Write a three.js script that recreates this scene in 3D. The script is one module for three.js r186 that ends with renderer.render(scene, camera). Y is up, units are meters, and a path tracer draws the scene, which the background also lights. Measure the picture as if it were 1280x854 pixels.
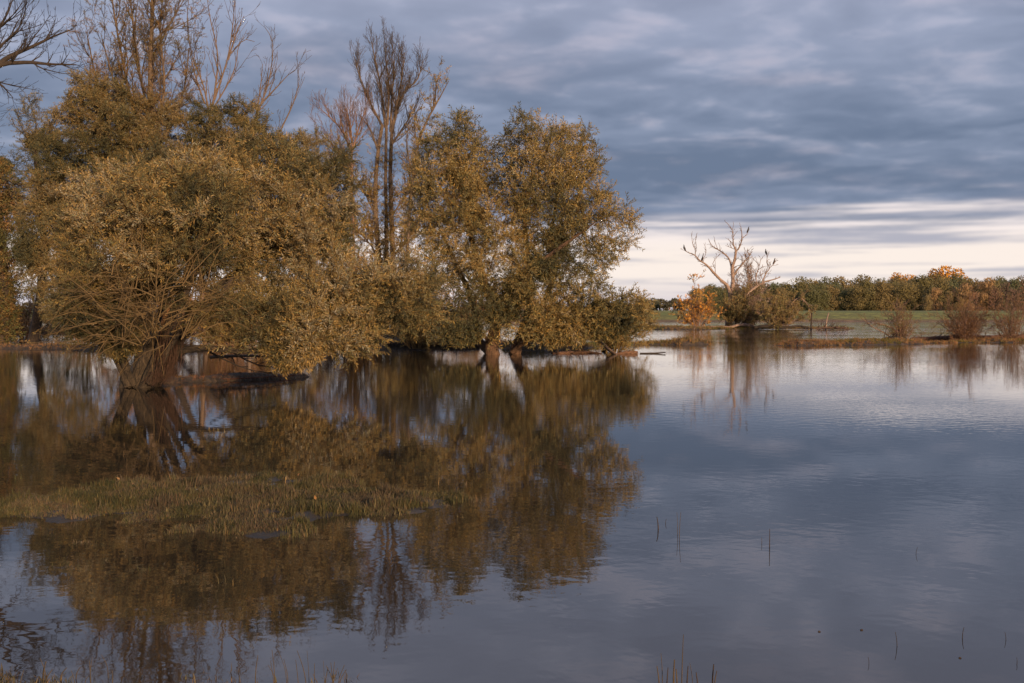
import * as THREE from 'three';
import { createNoise2D } from 'simplex-noise';
import { mergeGeometries } from 'three/addons/utils/BufferGeometryUtils.js';

// ---------------------------------------------------------------- camera, sky, sun, exposure
const scene = new THREE.Scene();
const F = 1245, EYE = 2.4, PITCH = Math.atan(39 / F);              // focal length in photo pixels, eye height, downward tilt
const camera = new THREE.PerspectiveCamera(2 * Math.atan(427 / F) * 180 / Math.PI, 1280 / 854, 0.1, 6000);
camera.position.set(0, EYE, 0);
camera.rotation.x = -PITCH;

const renderer = new THREE.WebGLRenderer({ antialias: true });
renderer.toneMapping = THREE.LinearToneMapping;
renderer.toneMappingExposure = 1.4;
renderer.shadowMap.enabled = true;

const sunAz = 26 * Math.PI / 180, sunEl = 11 * Math.PI / 180;       // low evening sun behind the camera, to the right
const sun = new THREE.DirectionalLight(new THREE.Color().setRGB(1.0, 0.685, 0.41), 5);
sun.position.set(Math.sin(sunAz) * Math.cos(sunEl) * 300, Math.sin(sunEl) * 300, -60 + Math.cos(sunAz) * Math.cos(sunEl) * 300);
sun.target.position.set(0, 0, -60);
sun.castShadow = true; sun.shadow.radius = 7; sun.shadow.mapSize.set(4096, 4096);
Object.assign(sun.shadow.camera, { left: -110, right: 110, top: 70, bottom: -40, near: 1, far: 700 });
scene.add(sun, sun.target);

// ---------------------------------------------------------------- random numbers and noise
function rngOf(seed) {
  let s = (seed * 2654435761) >>> 0;
  return () => { s = (s + 0x6d2b79f5) | 0; let t = Math.imul(s ^ (s >>> 15), 1 | s); t = (t + Math.imul(t ^ (t >>> 7), 61 | t)) ^ t; return ((t ^ (t >>> 14)) >>> 0) / 4294967296; };
}
const hash = (x, y, z) => { let h = Math.imul(x | 0, 374761393) ^ Math.imul(y | 0, 668265263) ^ Math.imul(z | 0, 2147483647 - 1274126177); h = Math.imul(h ^ (h >>> 13), 1274126177); return ((h ^ (h >>> 16)) >>> 0) / 4294967296; };
const fade = (t) => t * t * t * (t * (t * 6 - 15) + 10);
function noise3(x, y, z) {                                           // value noise, -1..1
  const ix = Math.floor(x), iy = Math.floor(y), iz = Math.floor(z), u = fade(x - ix), v = fade(y - iy), w = fade(z - iz);
  const L = (a, b, t) => a + (b - a) * t;
  return 2 * L(L(L(hash(ix, iy, iz), hash(ix + 1, iy, iz), u), L(hash(ix, iy + 1, iz), hash(ix + 1, iy + 1, iz), u), v),
    L(L(hash(ix, iy, iz + 1), hash(ix + 1, iy, iz + 1), u), L(hash(ix, iy + 1, iz + 1), hash(ix + 1, iy + 1, iz + 1), u), v), w) - 1;
}
const fbm = (x, y, z, o = 4) => { let s = 0, a = 0.5; for (let i = 0; i < o; i++) { s += a * noise3(x, y, z); x = x * 2.03 + 7.1; y = y * 2.03 + 3.7; z = z * 2.03 + 1.3; a *= 0.5; } return s; };
const { clamp, lerp, smoothstep } = THREE.MathUtils;
const V = (x, y, z) => new THREE.Vector3(x, y, z);

// ---------------------------------------------------------------- the sky: a broken grey-blue cloud sheet over a pale clear strip at the horizon
{
  const W = 4096, H = 2048, data = new Float32Array(W * H * 4);
  const simplex = createNoise2D(rngOf(4)), sfbm = (x, y, o) => { let v = 0, a = 0.5; for (let k = 0; k < o; k++) { v += a * simplex(x, y); const t = x * 1.63 - y * 1.18 + 5.2; y = x * 1.18 + y * 1.63 - 3.1; x = t; a *= 0.52; } return v; };
  const mix3 = (a, b, t) => [lerp(a[0], b[0], t), lerp(a[1], b[1], t), lerp(a[2], b[2], t)];
  const dark = [0.105, 0.140, 0.210], mid = [0.166, 0.203, 0.286], light = [0.288, 0.312, 0.400], pink = [0.285, 0.258, 0.303];
  const cream = [0.70, 0.62, 0.565], low = [0.52, 0.475, 0.49], rim = [0.66, 0.60, 0.62];
  for (let r = 0; r < H; r++) {
    const e = ((r + 0.5) / H - 0.5) * Math.PI, deg = e * 180 / Math.PI, cy = Math.cos(e), sy = Math.sin(e);
    for (let c = 0; c < W; c++) {
      const o = (r * W + c) * 4;
      data[o + 3] = 1;
      if (deg < -1) { data[o] = 0.2; data[o + 1] = 0.19; data[o + 2] = 0.2; continue; }
      if (deg > 28 && (c % 4 || r % 4)) { const s = ((r - r % 4) * W + c - c % 4) * 4; if (data[s] > 0) { data[o] = data[s]; data[o + 1] = data[s + 1]; data[o + 2] = data[s + 2]; continue; } }
      const a = ((c + 0.5) / W - 0.5) * 2 * Math.PI, dx = Math.cos(a) * cy, dz = Math.sin(a) * cy, up = Math.max(sy, 0);
      const k = 1 / (up + 0.10), px = dx * k, pz = dz * k;
      // sheet of cloud seen from below: broad swells, billows and fine torn wisps
      const wx = sfbm(px * 0.8 + 11, pz * 0.8, 3) * 0.22, wz = sfbm(px * 0.8 - 7, pz * 0.8 + 5, 3) * 0.22;
      const n1 = sfbm(px * 0.75 + wx + 2, pz * 0.95 + wz, 4), n2 = sfbm(px * 2.4 + 31 + wx * 1.2, pz * 2.9 + wz * 1.2, 6) * lerp(0.6, 1, smoothstep(deg, 5, 11)), n3 = sfbm(px * 0.6 - 45, pz * 0.8 + 9, 3);
      let col = mix3(dark, mid, smoothstep(n1 * 0.75 + n2 * 0.5, -0.55, 0.40));
      col = mix3(col, light, smoothstep(n2 * 0.8 + n1 * 0.45, 0.05, 0.85) * 0.8);
      col = mix3(col, pink, smoothstep(n3 * 0.6 + n2 * 0.7, 0.0, 0.9) * 0.5);
      const lift = 1 + 0.32 * smoothstep(deg, 7, 18) + 0.55 * smoothstep(deg, 16, 60);               // the sheet is thinner overhead than towards the horizon
      col = mix3(col, [0.240, 0.232, 0.288], 0.38 * smoothstep(deg, 8, 20)); col = [col[0] * lift, col[1] * lift, col[2] * lift];
      // clear strip under the sheet
      const ca = Math.cos(a), sa = Math.sin(a);
      const edge = 5.2 + 0.9 * fbm(ca * 2.3 + 4, sa * 2.3, 2.2, 3) + 1.1 * ca;
      const wob = sfbm(a * 2.6 + 3, deg * 0.9, 6) * 1.5;
      const open = 1 - smoothstep(deg + wob, edge - 0.9, edge + 0.6);
      if (open > 0) {
        let clear = mix3(low, cream, smoothstep(deg, 0.2, 2.2));
        const az = a + 0.6, streak = smoothstep(0.45 * sfbm(az * 1.3, deg * 0.55 + 3, 4) + 0.45 * sfbm(az * 3.4 + 9, deg * 1.5, 6) + 0.30 * smoothstep(deg, 2.4, 4.8), -0.02, 0.50);
        clear = mix3(clear, [0.235, 0.255, 0.335], streak * 0.80);
        clear = mix3(clear, rim, 0.6 * smoothstep(deg, 3, 5) * (1 - streak));
        col = mix3(col, clear, open);
      }
      data[o] = col[0]; data[o + 1] = col[1]; data[o + 2] = col[2];
    }
  }
  const sky = new THREE.DataTexture(data, W, H, THREE.RGBAFormat, THREE.FloatType);
  sky.mapping = THREE.EquirectangularReflectionMapping; sky.magFilter = sky.minFilter = THREE.LinearFilter; sky.needsUpdate = true;
  scene.background = sky; scene.environment = sky;
}

// ---------------------------------------------------------------- places: photo pixel -> point in the place
const CP = Math.cos(PITCH), SP = Math.sin(PITCH);
function at(px, py, d) { const x = (px - 640) / F, y = -(py - 427) / F, yy = y * CP - SP, zz = y * SP + CP; return V(x / zz * d, EYE + yy / zz * d, -d); }
function onWater(px, py, h = 0) { const y = -(py - 427) / F, yy = y * CP - SP, zz = y * SP + CP, d = (h - EYE) / yy * zz; return at(px, py, d).setY(h); }

// ---------------------------------------------------------------- textures and materials
function noiseTex(size, fn, srgb) {
  const data = new Uint8Array(size * size * 4);
  for (let y = 0; y < size; y++) for (let x = 0; x < size; x++) { const v = fn(x / size, y / size), o = (y * size + x) * 4; for (let c = 0; c < 3; c++) data[o + c] = clamp(Math.round((Array.isArray(v) ? v[c] : v) * 255), 0, 255); data[o + 3] = 255; }
  const t = new THREE.DataTexture(data, size, size); t.wrapS = t.wrapT = THREE.RepeatWrapping; t.magFilter = THREE.LinearFilter; t.minFilter = THREE.LinearMipmapLinearFilter; t.generateMipmaps = true;
  if (srgb) t.colorSpace = THREE.SRGBColorSpace;
  t.needsUpdate = true; return t;
}
const tau = Math.PI * 2;
const torus = (u, v, k, s, o = 4) => { const a = u * tau, b = v * tau; return fbm(Math.cos(a) * k + s, Math.sin(a) * k + Math.cos(b) * k * 1.3, Math.sin(b) * k + s * 2, o); };
const barkBump = noiseTex(256, (u, v) => { const f = torus(u, v, 1.2, 3, 3); const ridge = Math.abs(Math.sin((u * 7 + f * 1.1) * Math.PI)); return 0.25 + 0.5 * ridge + 0.35 * torus(u, v, 6, 9, 3); });
const barkTone = noiseTex(256, (u, v) => { const k = 0.74 + 0.30 * torus(u, v, 1.6, 5, 5) + 0.22 * torus(u, v, 7, 2, 3); return [k, k * 0.97, k * 0.93]; }, true);
const mudTone = noiseTex(512, (u, v) => { const k = 0.70 + 0.35 * torus(u, v, 1.5, 7, 5) + 0.30 * torus(u, v, 8, 4, 4); return [k, k * 0.96, k * 0.9]; }, true);
const mudBump = noiseTex(512, (u, v) => 0.5 + 0.6 * torus(u, v, 5, 4, 5) + 0.3 * torus(u, v, 20, 1, 3));
const rgb = (r, g, b) => new THREE.Color().setRGB(r, g, b);
const bark = (r, g, b, bump = 0.02) => new THREE.MeshStandardMaterial({ color: rgb(r, g, b), map: barkTone, bumpMap: barkBump, bumpScale: bump, roughness: 0.95 });
const M = {
  willowBark: bark(0.09, 0.068, 0.046, 0.06), darkBark: bark(0.075, 0.055, 0.042, 0.03), redRoot: bark(0.20, 0.11, 0.07, 0.01),
  twigGold: bark(0.24, 0.165, 0.07, 0.004), paleWood: bark(0.56, 0.42, 0.36, 0.06), poplarBark: bark(0.25, 0.185, 0.135, 0.04), twigBrown: bark(0.36, 0.225, 0.165, 0.004), greyTwig: bark(0.40, 0.29, 0.24, 0.004),
  wetWood: bark(0.06, 0.045, 0.035, 0.02), mud: new THREE.MeshStandardMaterial({ color: rgb(0.10, 0.072, 0.048), map: mudTone, bumpMap: mudBump, bumpScale: 0.05, roughness: 0.85 }),
  leaf: new THREE.MeshPhysicalMaterial({ color: 0xffffff, vertexColors: true, roughness: 1, specularIntensity: 0.35, transmission: 0.32, thickness: 0, ior: 1.4, side: THREE.DoubleSide }),
  grassBlade: new THREE.MeshPhysicalMaterial({ color: 0xffffff, vertexColors: true, roughness: 1, specularIntensity: 0.35, transmission: 0.3, thickness: 0, ior: 1.4, side: THREE.DoubleSide }),
  meadow: new THREE.MeshStandardMaterial({ color: 0xffffff, vertexColors: true, map: mudTone, roughness: 1 }),
  feather: new THREE.MeshStandardMaterial({ color: rgb(0.018, 0.017, 0.02), roughness: 0.6 }),
  reed: bark(0.13, 0.095, 0.05, 0.002), reedDark: bark(0.07, 0.045, 0.03, 0.002),
};

// ---------------------------------------------------------------- scene bookkeeping
const used = new Map();
const numbered = (n) => { const k = used.get(n) ?? 0; used.set(n, k + 1); return k ? n + '_' + String(k).padStart(3, '0') : n; };
const shade = (o) => { o.traverse((m) => { if (m.isMesh) { m.castShadow = true; m.receiveShadow = true; } }); return o; };
function thing(name, label, category, pos, group) {
  const o = new THREE.Group(); o.name = numbered(name); o.position.copy(pos); o.userData = { label, category }; if (group) o.userData.group = group; scene.add(o); return o;
}
function single(name, geo, mat, label, category, group) {
  const o = new THREE.Mesh(geo, mat); o.name = numbered(name); o.userData = { label, category }; if (group) o.userData.group = group; scene.add(o); return shade(o);
}
function part(name, geo, mat, parent, stuff) { const o = new THREE.Mesh(geo, mat); o.name = name; if (stuff) o.userData.kind = 'stuff'; parent.add(o); return shade(o); }
function structure(name, geo, mat) { const o = new THREE.Mesh(geo, mat); o.name = numbered(name); o.userData.kind = 'structure'; scene.add(o); return shade(o); }

// ---------------------------------------------------------------- tubes: many tapered branches in one geometry
class Tubes {
  constructor(origin = V(0, 0, 0)) { this.p = []; this.n = []; this.uv = []; this.i = []; this.o = origin; }
  add(pts, radii, sides, lump = 0) {
    if (pts.length < 2) return;
    const base = this.p.length / 3, N = pts.length; let ref = V(0.31, 0.12, 0.94), len = 0;
    const t = V(0, 0, 0), b = V(0, 0, 0), nn = V(0, 0, 0);
    for (let k = 0; k < N; k++) {
      t.subVectors(pts[Math.min(N - 1, k + 1)], pts[Math.max(0, k - 1)]).normalize();
      b.crossVectors(t, ref); if (b.lengthSq() < 1e-6) b.crossVectors(t, V(1, 0.2, 0)); b.normalize(); nn.crossVectors(b, t).normalize(); ref = nn.clone();
      if (k) len += pts[k].distanceTo(pts[k - 1]);
      for (let s = 0; s <= sides; s++) {
        const a = (s / sides) * tau, ca = Math.cos(a), sa = Math.sin(a), r = radii[k] * (lump ? 1 + lump * noise3(ca * 1.7 + pts[k].x * 2, sa * 1.7 + pts[k].y * 1.6, pts[k].z * 2 + base) : 1);
        const x = nn.x * ca + b.x * sa, y = nn.y * ca + b.y * sa, z = nn.z * ca + b.z * sa;
        this.p.push(pts[k].x + x * r - this.o.x, pts[k].y + y * r - this.o.y, pts[k].z + z * r - this.o.z); this.n.push(x, y, z);
        this.uv.push((s / sides) * Math.max(1, Math.round(radii[0] * 6)), len * 0.8);
      }
    }
    const w = sides + 1;
    for (let k = 0; k < N - 1; k++) for (let s = 0; s < sides; s++) { const q = base + k * w + s; this.i.push(q, q + 1, q + w, q + 1, q + w + 1, q + w); }
    if (radii[0] > 0.02) for (const [k, flip] of [[0, 0], [N - 1, 1]]) for (let s = 1; s < sides - 1; s++) { const q = base + k * w; this.i.push(q, q + (flip ? s : s + 1), q + (flip ? s + 1 : s)); }
  }
  geo() {
    const g = new THREE.BufferGeometry();
    g.setAttribute('position', new THREE.Float32BufferAttribute(this.p, 3)); g.setAttribute('normal', new THREE.Float32BufferAttribute(this.n, 3)); g.setAttribute('uv', new THREE.Float32BufferAttribute(this.uv, 2)); g.setIndex(this.i); return g;
  }
}
const sidesFor = (r) => (r > 0.16 ? 12 : r > 0.07 ? 8 : r > 0.025 ? 5 : 3);
function curve(pts, step) { const c = new THREE.CatmullRomCurve3(pts), n = Math.max(2, Math.round(c.getLength() / step)); return c.getSpacedPoints(n); }
const taper = (n, a, b, pow = 1) => Array.from({ length: n }, (_, k) => lerp(a, b, Math.pow(k / (n - 1), pow)));

// Side shoots of side shoots along a given limb. o: per level { every, len, ang, up, gnarl, from }
function ramify(ts, rng, pts, radii, o, level = 0, nodes) {
  const L = o.levels[level]; if (!L) return;
  let acc = rng() * L.every;
  const total = pts.length - 1;
  for (let k = 1; k < pts.length; k++) {
    const seg = pts[k].distanceTo(pts[k - 1]); acc += seg;
    if (k / total < (L.from ?? 0)) { acc = Math.min(acc, L.every); continue; }
    while (acc > L.every) {
      acc -= L.every * (0.6 + 0.8 * rng());
      const t = pts[k].clone().sub(pts[k - 1]).normalize(), start = pts[k - 1].clone().lerp(pts[k], rng()), r = radii[k];
      const side = V(rng() - 0.5, rng() - 0.5, rng() - 0.5).cross(t).normalize(), ang = L.ang * (0.6 + 0.7 * rng());
      const dir = t.multiplyScalar(Math.cos(ang)).addScaledVector(side, Math.sin(ang)).normalize();
      const len = L.len * (0.45 + 0.85 * rng()) * lerp(1, L.tip ?? 0.55, k / total), n = L.segs ?? 5;
      const q = [start], rr0 = Math.min(r * 0.75, L.r ?? 1), rr = [rr0], p = start.clone();
      for (let s = 1; s <= n; s++) { dir.add(V((rng() - 0.5) * L.gnarl, (rng() - 0.5) * L.gnarl + L.up / n, (rng() - 0.5) * L.gnarl)).normalize(); p.addScaledVector(dir, len / n); q.push(p.clone()); rr.push(Math.max(o.min, rr0 * (1 - 0.85 * s / n))); }
      ts.add(q, rr, sidesFor(rr0));
      if (nodes && level >= (o.leafLevel ?? 9)) for (let s = 1; s <= n; s++) nodes.push([q[s], q[s].clone().sub(q[s - 1]).normalize()]);
      ramify(ts, rng, q, rr, o, level + 1, nodes);
    }
  }
}
function limb(ts, rng, pts, r0, r1, o, nodes, lump = 0.12, step = 0.5) {
  const c = curve(pts, step), rr = taper(c.length, r0, r1);
  ts.add(c, rr, sidesFor(r0), r0 > 0.05 ? lump : 0);
  if (o) ramify(ts, rng, c, rr, o, 0, nodes);
  return [c, rr];
}

// ---------------------------------------------------------------- space colonisation: a crown that fills given lobes
function colonise(rng, stems, attract, { D, kill, reach, iters = 140, up = 0.0, tip = 0.008, pow = 2.3 }) {
  const P = [], parent = [], minR = [];
  for (const s of stems) {
    const c = curve(s.pts, D), first = P.length;
    c.forEach((p, k) => { if (k === 0 && s.from !== undefined) { return; } P.push(p); parent.push(k === 0 ? -1 : P.length - 2 < first ? (s.from ?? -1) : P.length - 2); minR.push(lerp(s.r0, s.r1, Math.pow(k / (c.length - 1), 0.55))); });
    s.last = P.length - 1;
  }
  const fixed = P.length, near = new Int32Array(attract.length).fill(-1), dist = new Float32Array(attract.length).fill(1e9), dead = new Uint8Array(attract.length);
  const check = (k) => { const p = P[k]; for (let a = 0; a < attract.length; a++) if (!dead[a]) { const q = attract[a], d = (p.x - q.x) ** 2 + (p.y - q.y) ** 2 + (p.z - q.z) ** 2; if (d < dist[a]) { dist[a] = d; near[a] = k; if (d < kill * kill && k >= fixed) dead[a] = 1; } } };
  for (let k = 0; k < P.length; k++) check(k);
  for (let it = 0; it < iters; it++) {
    const pull = new Map();
    for (let a = 0; a < attract.length; a++) if (!dead[a] && dist[a] < reach * reach) { let v = pull.get(near[a]); if (!v) pull.set(near[a], v = V(0, 0, 0)); v.add(attract[a].clone().sub(P[near[a]]).normalize()); }
    if (!pull.size) break;
    const start = P.length;
    for (const [k, v] of pull) { if (v.lengthSq() < 1e-4) continue; v.normalize(); v.add(V((rng() - 0.5) * 0.5, (rng() - 0.5) * 0.5 + up, (rng() - 0.5) * 0.5)).normalize(); P.push(P[k].clone().addScaledVector(v, D)); parent.push(k); minR.push(0); }
    for (let k = start; k < P.length; k++) check(k);
    if (P.length > 14000) break;
  }
  const n = P.length, kids = Array.from({ length: n }, () => []), R = new Float32Array(n), big = new Int32Array(n).fill(-1);
  for (let k = 0; k < n; k++) if (parent[k] >= 0) kids[parent[k]].push(k);
  for (let k = n - 1; k >= 0; k--) { let s = 0, best = 0; for (const c of kids[k]) { s += R[c] ** pow; if (R[c] > best) { best = R[c]; big[k] = c; } } R[k] = Math.max(tip, Math.pow(s, 1 / pow)); if (k < fixed) R[k] = Math.max(minR[k], Math.min(R[k], minR[k] * 1.2)); }
  for (let k = fixed; k < n; k++) R[k] = Math.min(R[k], R[parent[k]] * 0.98);
  return { P, parent, kids, R, big, fixed };
}
function tubesOf(ts, t, lump = 0.26) {
  const { P, parent, kids, R, big } = t;
  for (let k = 0; k < P.length; k++) {
    const p = parent[k]; if (p >= 0 && big[p] === k) continue;         // start of a chain
    const pts = p >= 0 ? [P[p]] : [], rr = p >= 0 ? [R[k]] : [];
    for (let q = k; q >= 0; q = big[q]) { pts.push(P[q]); rr.push(R[q]); }
    const sm = pts.map((v, j) => (j === 0 || j === pts.length - 1 ? v : v.clone().multiplyScalar(0.5).addScaledVector(pts[j - 1], 0.25).addScaledVector(pts[j + 1], 0.25)));
    ts.add(sm, rr, sidesFor(rr[0]), rr[0] > 0.05 ? lump : 0);
  }
}
function fillLobes(rng, lobes, count) {                                // points in ellipsoids, denser towards the outside
  const vol = lobes.map((l) => l.r.x * l.r.y * l.r.z * (l.w ?? 1)), sum = vol.reduce((a, b) => a + b, 0), out = [];
  lobes.forEach((l, i) => { for (let k = Math.round(count * vol[i] / sum); k > 0; k--) { const v = V(rng() * 2 - 1, rng() * 2 - 1, rng() * 2 - 1); if (v.lengthSq() > 1 || rng() > 0.25 + 0.75 * v.lengthSq()) { k++; continue; } v.multiplyScalar(0.9 + 0.22 * noise3(v.x * 2.2 + i * 7, v.y * 2.2, v.z * 2.2)); out.push(V(l.c.x + v.x * l.r.x, l.c.y + v.y * l.r.y, l.c.z + v.z * l.r.z)); } });
  return out;
}

// ---------------------------------------------------------------- leaves
function leafyShoot(rng, { len, n, leaf, wide, droop = 0.1, spread = 0.8, tones }) {   // a thin shoot with separate leaves, growing along +y
  const p = [], col = [];
  const put = (a, b, c, k) => { for (const v of [a, b, c]) p.push(v.x, v.y, v.z); for (let j = 0; j < 3; j++) col.push(...k); };
  const along = (s) => V(droop * len * s * s, len * s * (1 - droop * 0.4 * s), 0);
  const stemTone = [0.55, 0.42, 0.30], w = 0.006;
  for (let k = 0; k < 3; k++) { const a = along(k / 3), b = along((k + 1) / 3); put(a.clone().add(V(-w, 0, 0)), b.clone().add(V(-w * 0.6, 0, 0)), a.clone().add(V(w, 0, 0)), stemTone); put(a.clone().add(V(0, 0, -w)), b.clone().add(V(0, 0, 0)), a.clone().add(V(0, 0, w)), stemTone); }
  for (let k = 0; k < n; k++) {
    const s = 0.1 + 0.9 * (k + rng() * 0.6) / n, o = along(s), a = k * 2.4 + rng() * 0.8, el = (rng() - 0.35) * 1.2;
    const dir = V(Math.cos(a) * spread, 0.75 + el * 0.5, Math.sin(a) * spread).normalize(), side = dir.clone().cross(V(rng() - 0.5, rng() - 0.5, rng() - 0.5)).normalize();
    const L = leaf * (0.7 + 0.6 * rng()), mid = o.clone().addScaledVector(dir, L * 0.45), nrm = dir.clone().cross(side), tip = o.clone().addScaledVector(dir, L).addScaledVector(nrm, L * 0.12 * (rng() - 0.5));
    const t = tones[Math.floor(rng() * tones.length)], j = 0.8 + 0.4 * rng(), tone = t.map((c) => c * j);
    const l = mid.clone().addScaledVector(side, wide * 0.5).addScaledVector(nrm, wide * 0.15), r = mid.clone().addScaledVector(side, -wide * 0.5).addScaledVector(nrm, wide * 0.15);
    put(o, l, tip, tone); put(o, tip, r, tone);
  }
  const g = new THREE.BufferGeometry(); g.setAttribute('position', new THREE.Float32BufferAttribute(p, 3)); g.setAttribute('color', new THREE.Float32BufferAttribute(col, 3)); g.computeVertexNormals(); return g;
}
function putShoots(name, parent, geos, spots, rng, pick, scale = [0.7, 1.3]) {         // spots: [point, direction]
  const q = new THREE.Quaternion(), q2 = new THREE.Quaternion(), Y = V(0, 1, 0), m = new THREE.Matrix4(), o = parent.position;
  const sets = geos.map(() => []);
  for (const s of spots) sets[Math.floor(rng() * geos.length)].push(s);
  sets.forEach((set, gi) => {
    if (!set.length) return;
    const im = new THREE.InstancedMesh(geos[gi], M.leaf, set.length); im.name = name; im.userData.kind = 'stuff';
    set.forEach(([p, d], k) => {
      q.setFromUnitVectors(Y, d); q2.setFromAxisAngle(Y, rng() * tau); q.multiply(q2);
      const s = lerp(scale[0], scale[1], rng());
      m.compose(V(p.x - o.x, p.y - o.y, p.z - o.z), q, V(s, s, s)); im.setMatrixAt(k, m); im.setColorAt(k, pick(p, rng));
    });
    im.castShadow = im.receiveShadow = true; parent.add(im);
  });
}
const tonePick = (tones, scale = 0.5, spread = 0.35) => (p, rng) => { const x = clamp(0.5 + 1.3 * fbm(p.x * scale, p.y * scale, p.z * scale, 3) + (rng() - 0.5) * spread * 2, 0, 0.999) * (tones.length - 1), i = Math.floor(x), f = x - i, a = tones[i], b = tones[i + 1], j = 0.85 + 0.3 * rng(); return rgb(lerp(a[0], b[0], f) * j, lerp(a[1], b[1], f) * j, lerp(a[2], b[2], f) * j); };
const shootTones = [[1, 1, 1], [0.75, 0.85, 0.8], [1.25, 1.05, 0.7], [1.25, 1.3, 1.45], [0.85, 0.72, 0.6]];
const shootSet = (seed, o) => [0, 1, 2].map((k) => leafyShoot(rngOf(seed + k), { tones: shootTones, ...o }));
const nearShoots = shootSet(10, { len: 0.46, n: 16, leaf: 0.088, wide: 0.021 });
const midShoots = shootSet(20, { len: 0.62, n: 16, leaf: 0.13, wide: 0.033, droop: 0.3 });
const farShoots = shootSet(30, { len: 0.75, n: 10, leaf: 0.24, wide: 0.085 });
const roundShoots = shootSet(40, { len: 0.6, n: 8, leaf: 0.24, wide: 0.17, spread: 1.1 });

const lobe = (px, py, rx, ry, d, rz, w) => ({ c: at(px, py, d), r: V(rx * d / F, ry * d / F, rz), w });

// A leafy tree: given stems, a crown grown into the lobes, leafy shoots on the outer twigs
function leafyTree(name, label, category, group, seed, o) {
  const rng = rngOf(seed), t = thing(name, label, category, o.base.clone().setY(0), group);
  const tree = colonise(rng, o.stems, fillLobes(rng, o.lobes, o.points), o.grow), ts = new Tubes(t.position);
  tubesOf(ts, tree); part('trunk', ts.geo(), o.bark ?? M.willowBark, t);
  const spots = [], tips = [];
  for (let k = tree.fixed; k < tree.P.length; k++) if (tree.R[k] < o.leafR) tips.push(k);
  const per = o.shoots / tips.length;
  for (const k of tips) {
    const a = tree.P[tree.parent[k]], b = tree.P[k], d0 = b.clone().sub(a).normalize();
    let n = Math.floor(per + rng()); 
    for (; n > 0; n--) { const d = d0.clone().multiplyScalar(o.follow ?? 0.7).add(V(rng() * 2 - 1, rng() * 2 - 1 + (o.rise ?? 0.15), rng() * 2 - 1)).normalize(); spots.push([a.clone().lerp(b, rng()), d]); }
  }
  putShoots('foliage', t, o.shootGeo, spots, rng, o.pick, o.size);
  return { t, rng, tree };
}

// ---------------------------------------------------------------- the ground: flooded flat, far embankment and the land behind it
{
  const xs = [], zs = []; for (let k = -70; k <= 70; k++) xs.push(Math.sign(k) * Math.pow(Math.abs(k) / 70, 2.2) * 3500);
  for (const z of [60, 20, 0, -20, -60, -120, -170, -195]) zs.push(z); for (let z = -200; z > -252; z -= 2.5) zs.push(z); for (const z of [-260, -300, -380, -480, -620, -900, -1500, -3800]) zs.push(z);
  const p = [], col = [], uv = [], idx = [];
  zs.forEach((z) => xs.forEach((x) => {
    const w = noise3(x * 0.03, 0.5, 3) * 3 + noise3(x * 0.15, 2.5, 3) * 1.2, t = smoothstep(-z + w, 200, 236);
    const y = lerp(-0.7, 2.25, t) + (z < -236 ? 0.06 * noise3(x * 0.02, z * 0.02, 1) : 0);
    p.push(x, y, z); uv.push(x * 0.11, z * 0.11);
    const n = clamp(0.5 + 1.1 * fbm(x * 0.07, z * 0.2, 9, 5), 0, 1), shore = 1 - smoothstep(y, 0.12, 0.75 + 0.3 * noise3(x * 0.09, 1, 1));   // trampled, washed-up strip along the water's edge
    const g = [lerp(0.15, 0.26, n), lerp(0.22, 0.26, n), lerp(0.035, 0.055, n)], s = [0.23, 0.135, 0.075];
    for (let c = 0; c < 3; c++) col.push(lerp(g[c], s[c], shore) * 1.15);
  }));
  const w = xs.length; for (let j = 0; j < zs.length - 1; j++) for (let i = 0; i < w - 1; i++) { const q = j * w + i; idx.push(q, q + 1, q + w, q + 1, q + w + 1, q + w); }
  const g = new THREE.BufferGeometry(); g.setAttribute('position', new THREE.Float32BufferAttribute(p, 3)); g.setAttribute('uv', new THREE.Float32BufferAttribute(uv, 2)); g.setAttribute('color', new THREE.Float32BufferAttribute(col, 3)); g.setIndex(idx); g.computeVertexNormals();
  structure('ground', g, M.meadow);
}

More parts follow.
